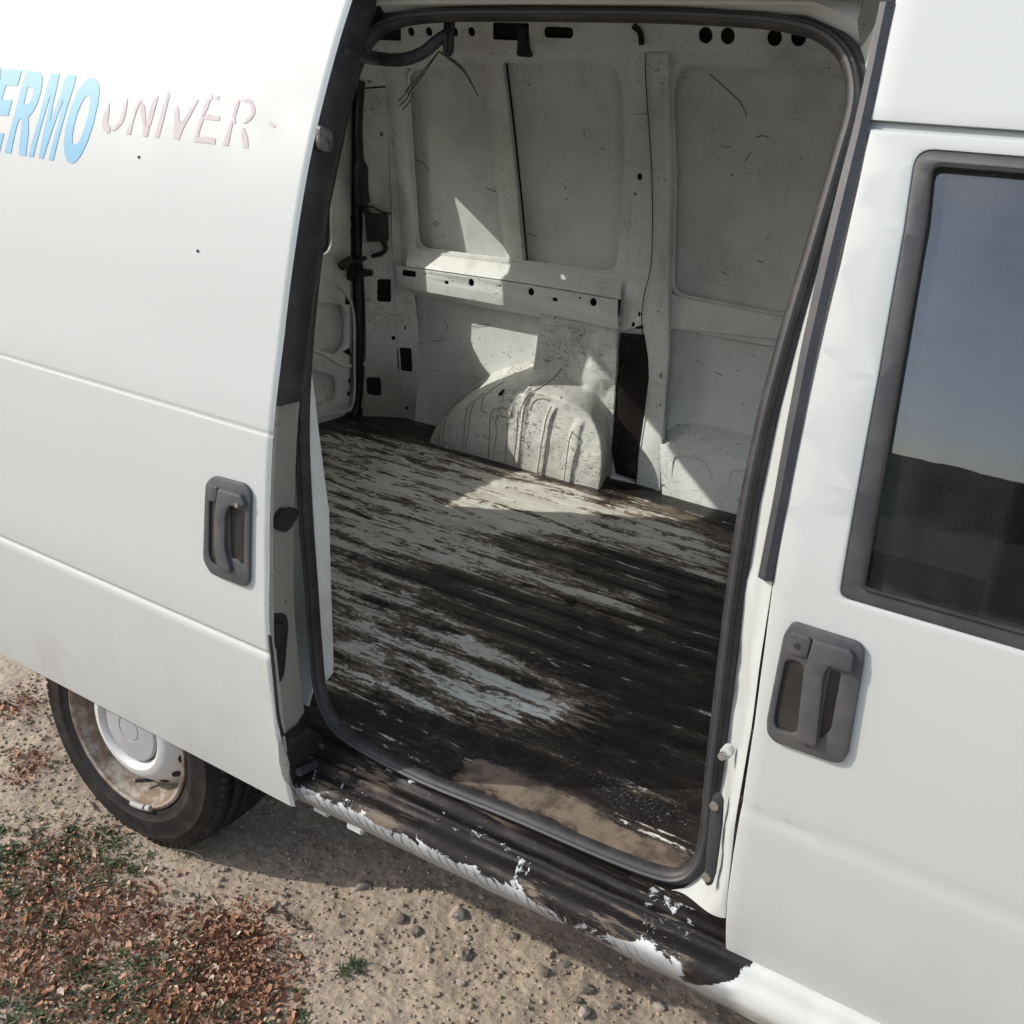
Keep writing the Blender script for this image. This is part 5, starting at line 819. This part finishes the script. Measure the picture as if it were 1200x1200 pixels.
# low green weeds: rosettes of small blades
GC = [(-0.1793, -0.1608), (-0.0513, -0.1188), (0.0474, -0.08), (-0.0089, -0.2555), (-0.1462, -0.2252), (0.2547, -0.3993), (0.3114, -0.3073), (0.3573, -0.2208), (0.3811, -0.176), (0.4038, -0.3405), (0.4919, -0.2524), (0.2383, -0.4598), (0.5722, -0.2189), (0.0626, -0.1371), (0.6447, -0.1788), (0.1244, -0.3078), (0.4107, -0.2863), (0.3379, -0.0918)]
GS = [.06, .05, .04, .05, .05, .07, .07, .05, .05, .05, .05, .06, .05, .04, .03, .06, .05, .03]; GN = [90, 80, 45, 60, 80, 110, 110, 60, 60, 70, 60, 70, 50, 25, 12, 60, 50, 14]
V = []; F_ = []; T = []; nv = 0
def blade(x, y, z, a, L, W_, el, curl=.6):
    global nv
    c, s = math.cos(a), math.sin(a); n = 4
    for k in range(n + 1):
        t = k / n; r = L * t * math.cos(el * (1 - curl * t)); h = L * t * math.sin(el * (1 - curl * t)); w = W_ * math.sin(math.pi * min(.97, .12 + t * .85))
        V.append((x + r * c - w * s, y + r * s + w * c, z + h)); V.append((x + r * c + w * s, y + r * s - w * c, z + h))
        if k: b = nv + 2 * k; F_.append([b - 2, b - 1, b + 1, b])
    nv += 2 * n + 2
def rosette(x, y, nb, L, wf=.13, grassy=False):
    z = float(gh(x, y)) - .001; t0 = rng.uniform(0, .8)
    for _ in range(nb):
        v0 = len(V); blade(x + rng.normal(0, .004), y + rng.normal(0, .004), z, rng.uniform(0, 6.28), L * rng.uniform(.5, 1.2), L * wf * rng.uniform(.6, 1.3), rng.uniform(.25, 1.35)); T.extend([min(1, max(0, t0 + rng.normal(0, .2)))] * (len(V) - v0))
for (cx, cy), sg, nn in zip(GC, GS, GN):
    for _ in range(int(nn * .8)): rosette(rng.normal(cx, sg * 1.15), rng.normal(cy, sg), rng.integers(8, 16), rng.uniform(.008, .022), rng.uniform(.07, .16))
M_WEED = mat_tone('weed_leaf', (.034, .055, .026), (.115, .135, .060), .65)
soup('weeds', V, F_, M_WEED, None, 'stuff', attr=T)
# single tufts on the bare dirt
for (px_, lab, nb, L) in zip([(0.6613, -0.0127), (-0.0128, -0.061), (0.2848, -0.063), (0.6575, -0.1574)], ('spiky green tuft alone on the bare dirt below the sill', 'small dark green tuft on dirt just in front of the tyre', 'little green sprig between the tyre and the leaf litter', 'green sprig at the lower edge of the picture right of the leaf litter'), (26, 16, 14, 14), (.030, .020, .02, .022)):
    V = []; F_ = []; T = []; nv = 0
    for k in range(3): rosette(px_[0] + rng.normal(0, .012), px_[1] + rng.normal(0, .010), nb // 2, L, .07)
    o = soup('grass_tuft', V, F_, M_WEED, None, attr=T); tag(o, lab, 'plant', 'small tufts on the dirt')
# straw and twigs
V = []; F_ = []; T = []
M_TWIG = mat_plain('dry_twig', (.13, .095, .07), .9, var=.4, sc=60); M_STRAW = mat_plain('straw', (.42, .34, .22), .8, var=.3, sc=60)
TW_ = [([(0.4317, 0.0331), (0.4822, 0.0146), (0.5341, 0.0167), (0.5246, 0.0008)], 'thin dark twig curling on bare dirt left of the pale stone', .0022, 0), ([(0.4553, -0.0589), (0.4673, -0.0413), (0.4674, -0.0264)], 'short pale-tipped dry leaf stem at the leaf litter edge', .0026, 1), ([(0.2805, -0.0277), (0.3342, -0.0453)], 'short straight straw lying between tyre and leaf litter', .0016, 1), ([(-0.1873, 0.0168), (-0.1437, 0.001)], 'bent dry stick in front of the tyre sidewall', .0028, 0), ([(-0.2311, -0.0856), (-0.1545, -0.0665), (-0.0766, -0.0497)], 'long thin pale straw crossing the dirt beside the weeds', .0014, 1), ([(-0.5357, 0.0061), (-0.5188, 0.0384)], 'pale dry stick at the left edge of the picture', .004, 1), ([(0.0336, -0.1917), (0.0628, -0.2338), (0.0907, -0.2741)], 'curved pale straw lying in the leaf litter', .0016, 1), ([(0.1047, 0.0166), (0.15, 0.0398), (0.1832, 0.0431)], 'straw poking out from under the tyre', .0014, 1)]
for pts_, lab, r_, st_ in TW_:
    o = tube('twig', [(a, b, float(gh(a, b)) + .004 + .003 * (i % 2)) for i, (a, b) in enumerate(pts_)], r_, M_STRAW if st_ else M_TWIG, None, n=6, sub=4); tag(o, lab, 'twig', 'dry twigs and straws on the dirt')
V = []; F_ = []; nv = 0; T = []
for (cx, cy) in [(0.1166, 0.0439), (0.1432, 0.0714), (-0.282, -0.0223), (-0.261, -0.128), (0.1283, -0.1212), (0.3988, -0.0769), (0.097, -0.3278), (0.3944, -0.2728)]:
    for _ in range(40): blade(rng.normal(cx, .05), rng.normal(cy, .035), float(gh(cx, cy)) + .004, rng.uniform(0, 6.28), rng.uniform(.02, .06), .0006, rng.uniform(0, .25))
soup('dry_straw', V, F_, M_STRAW, None, 'stuff')
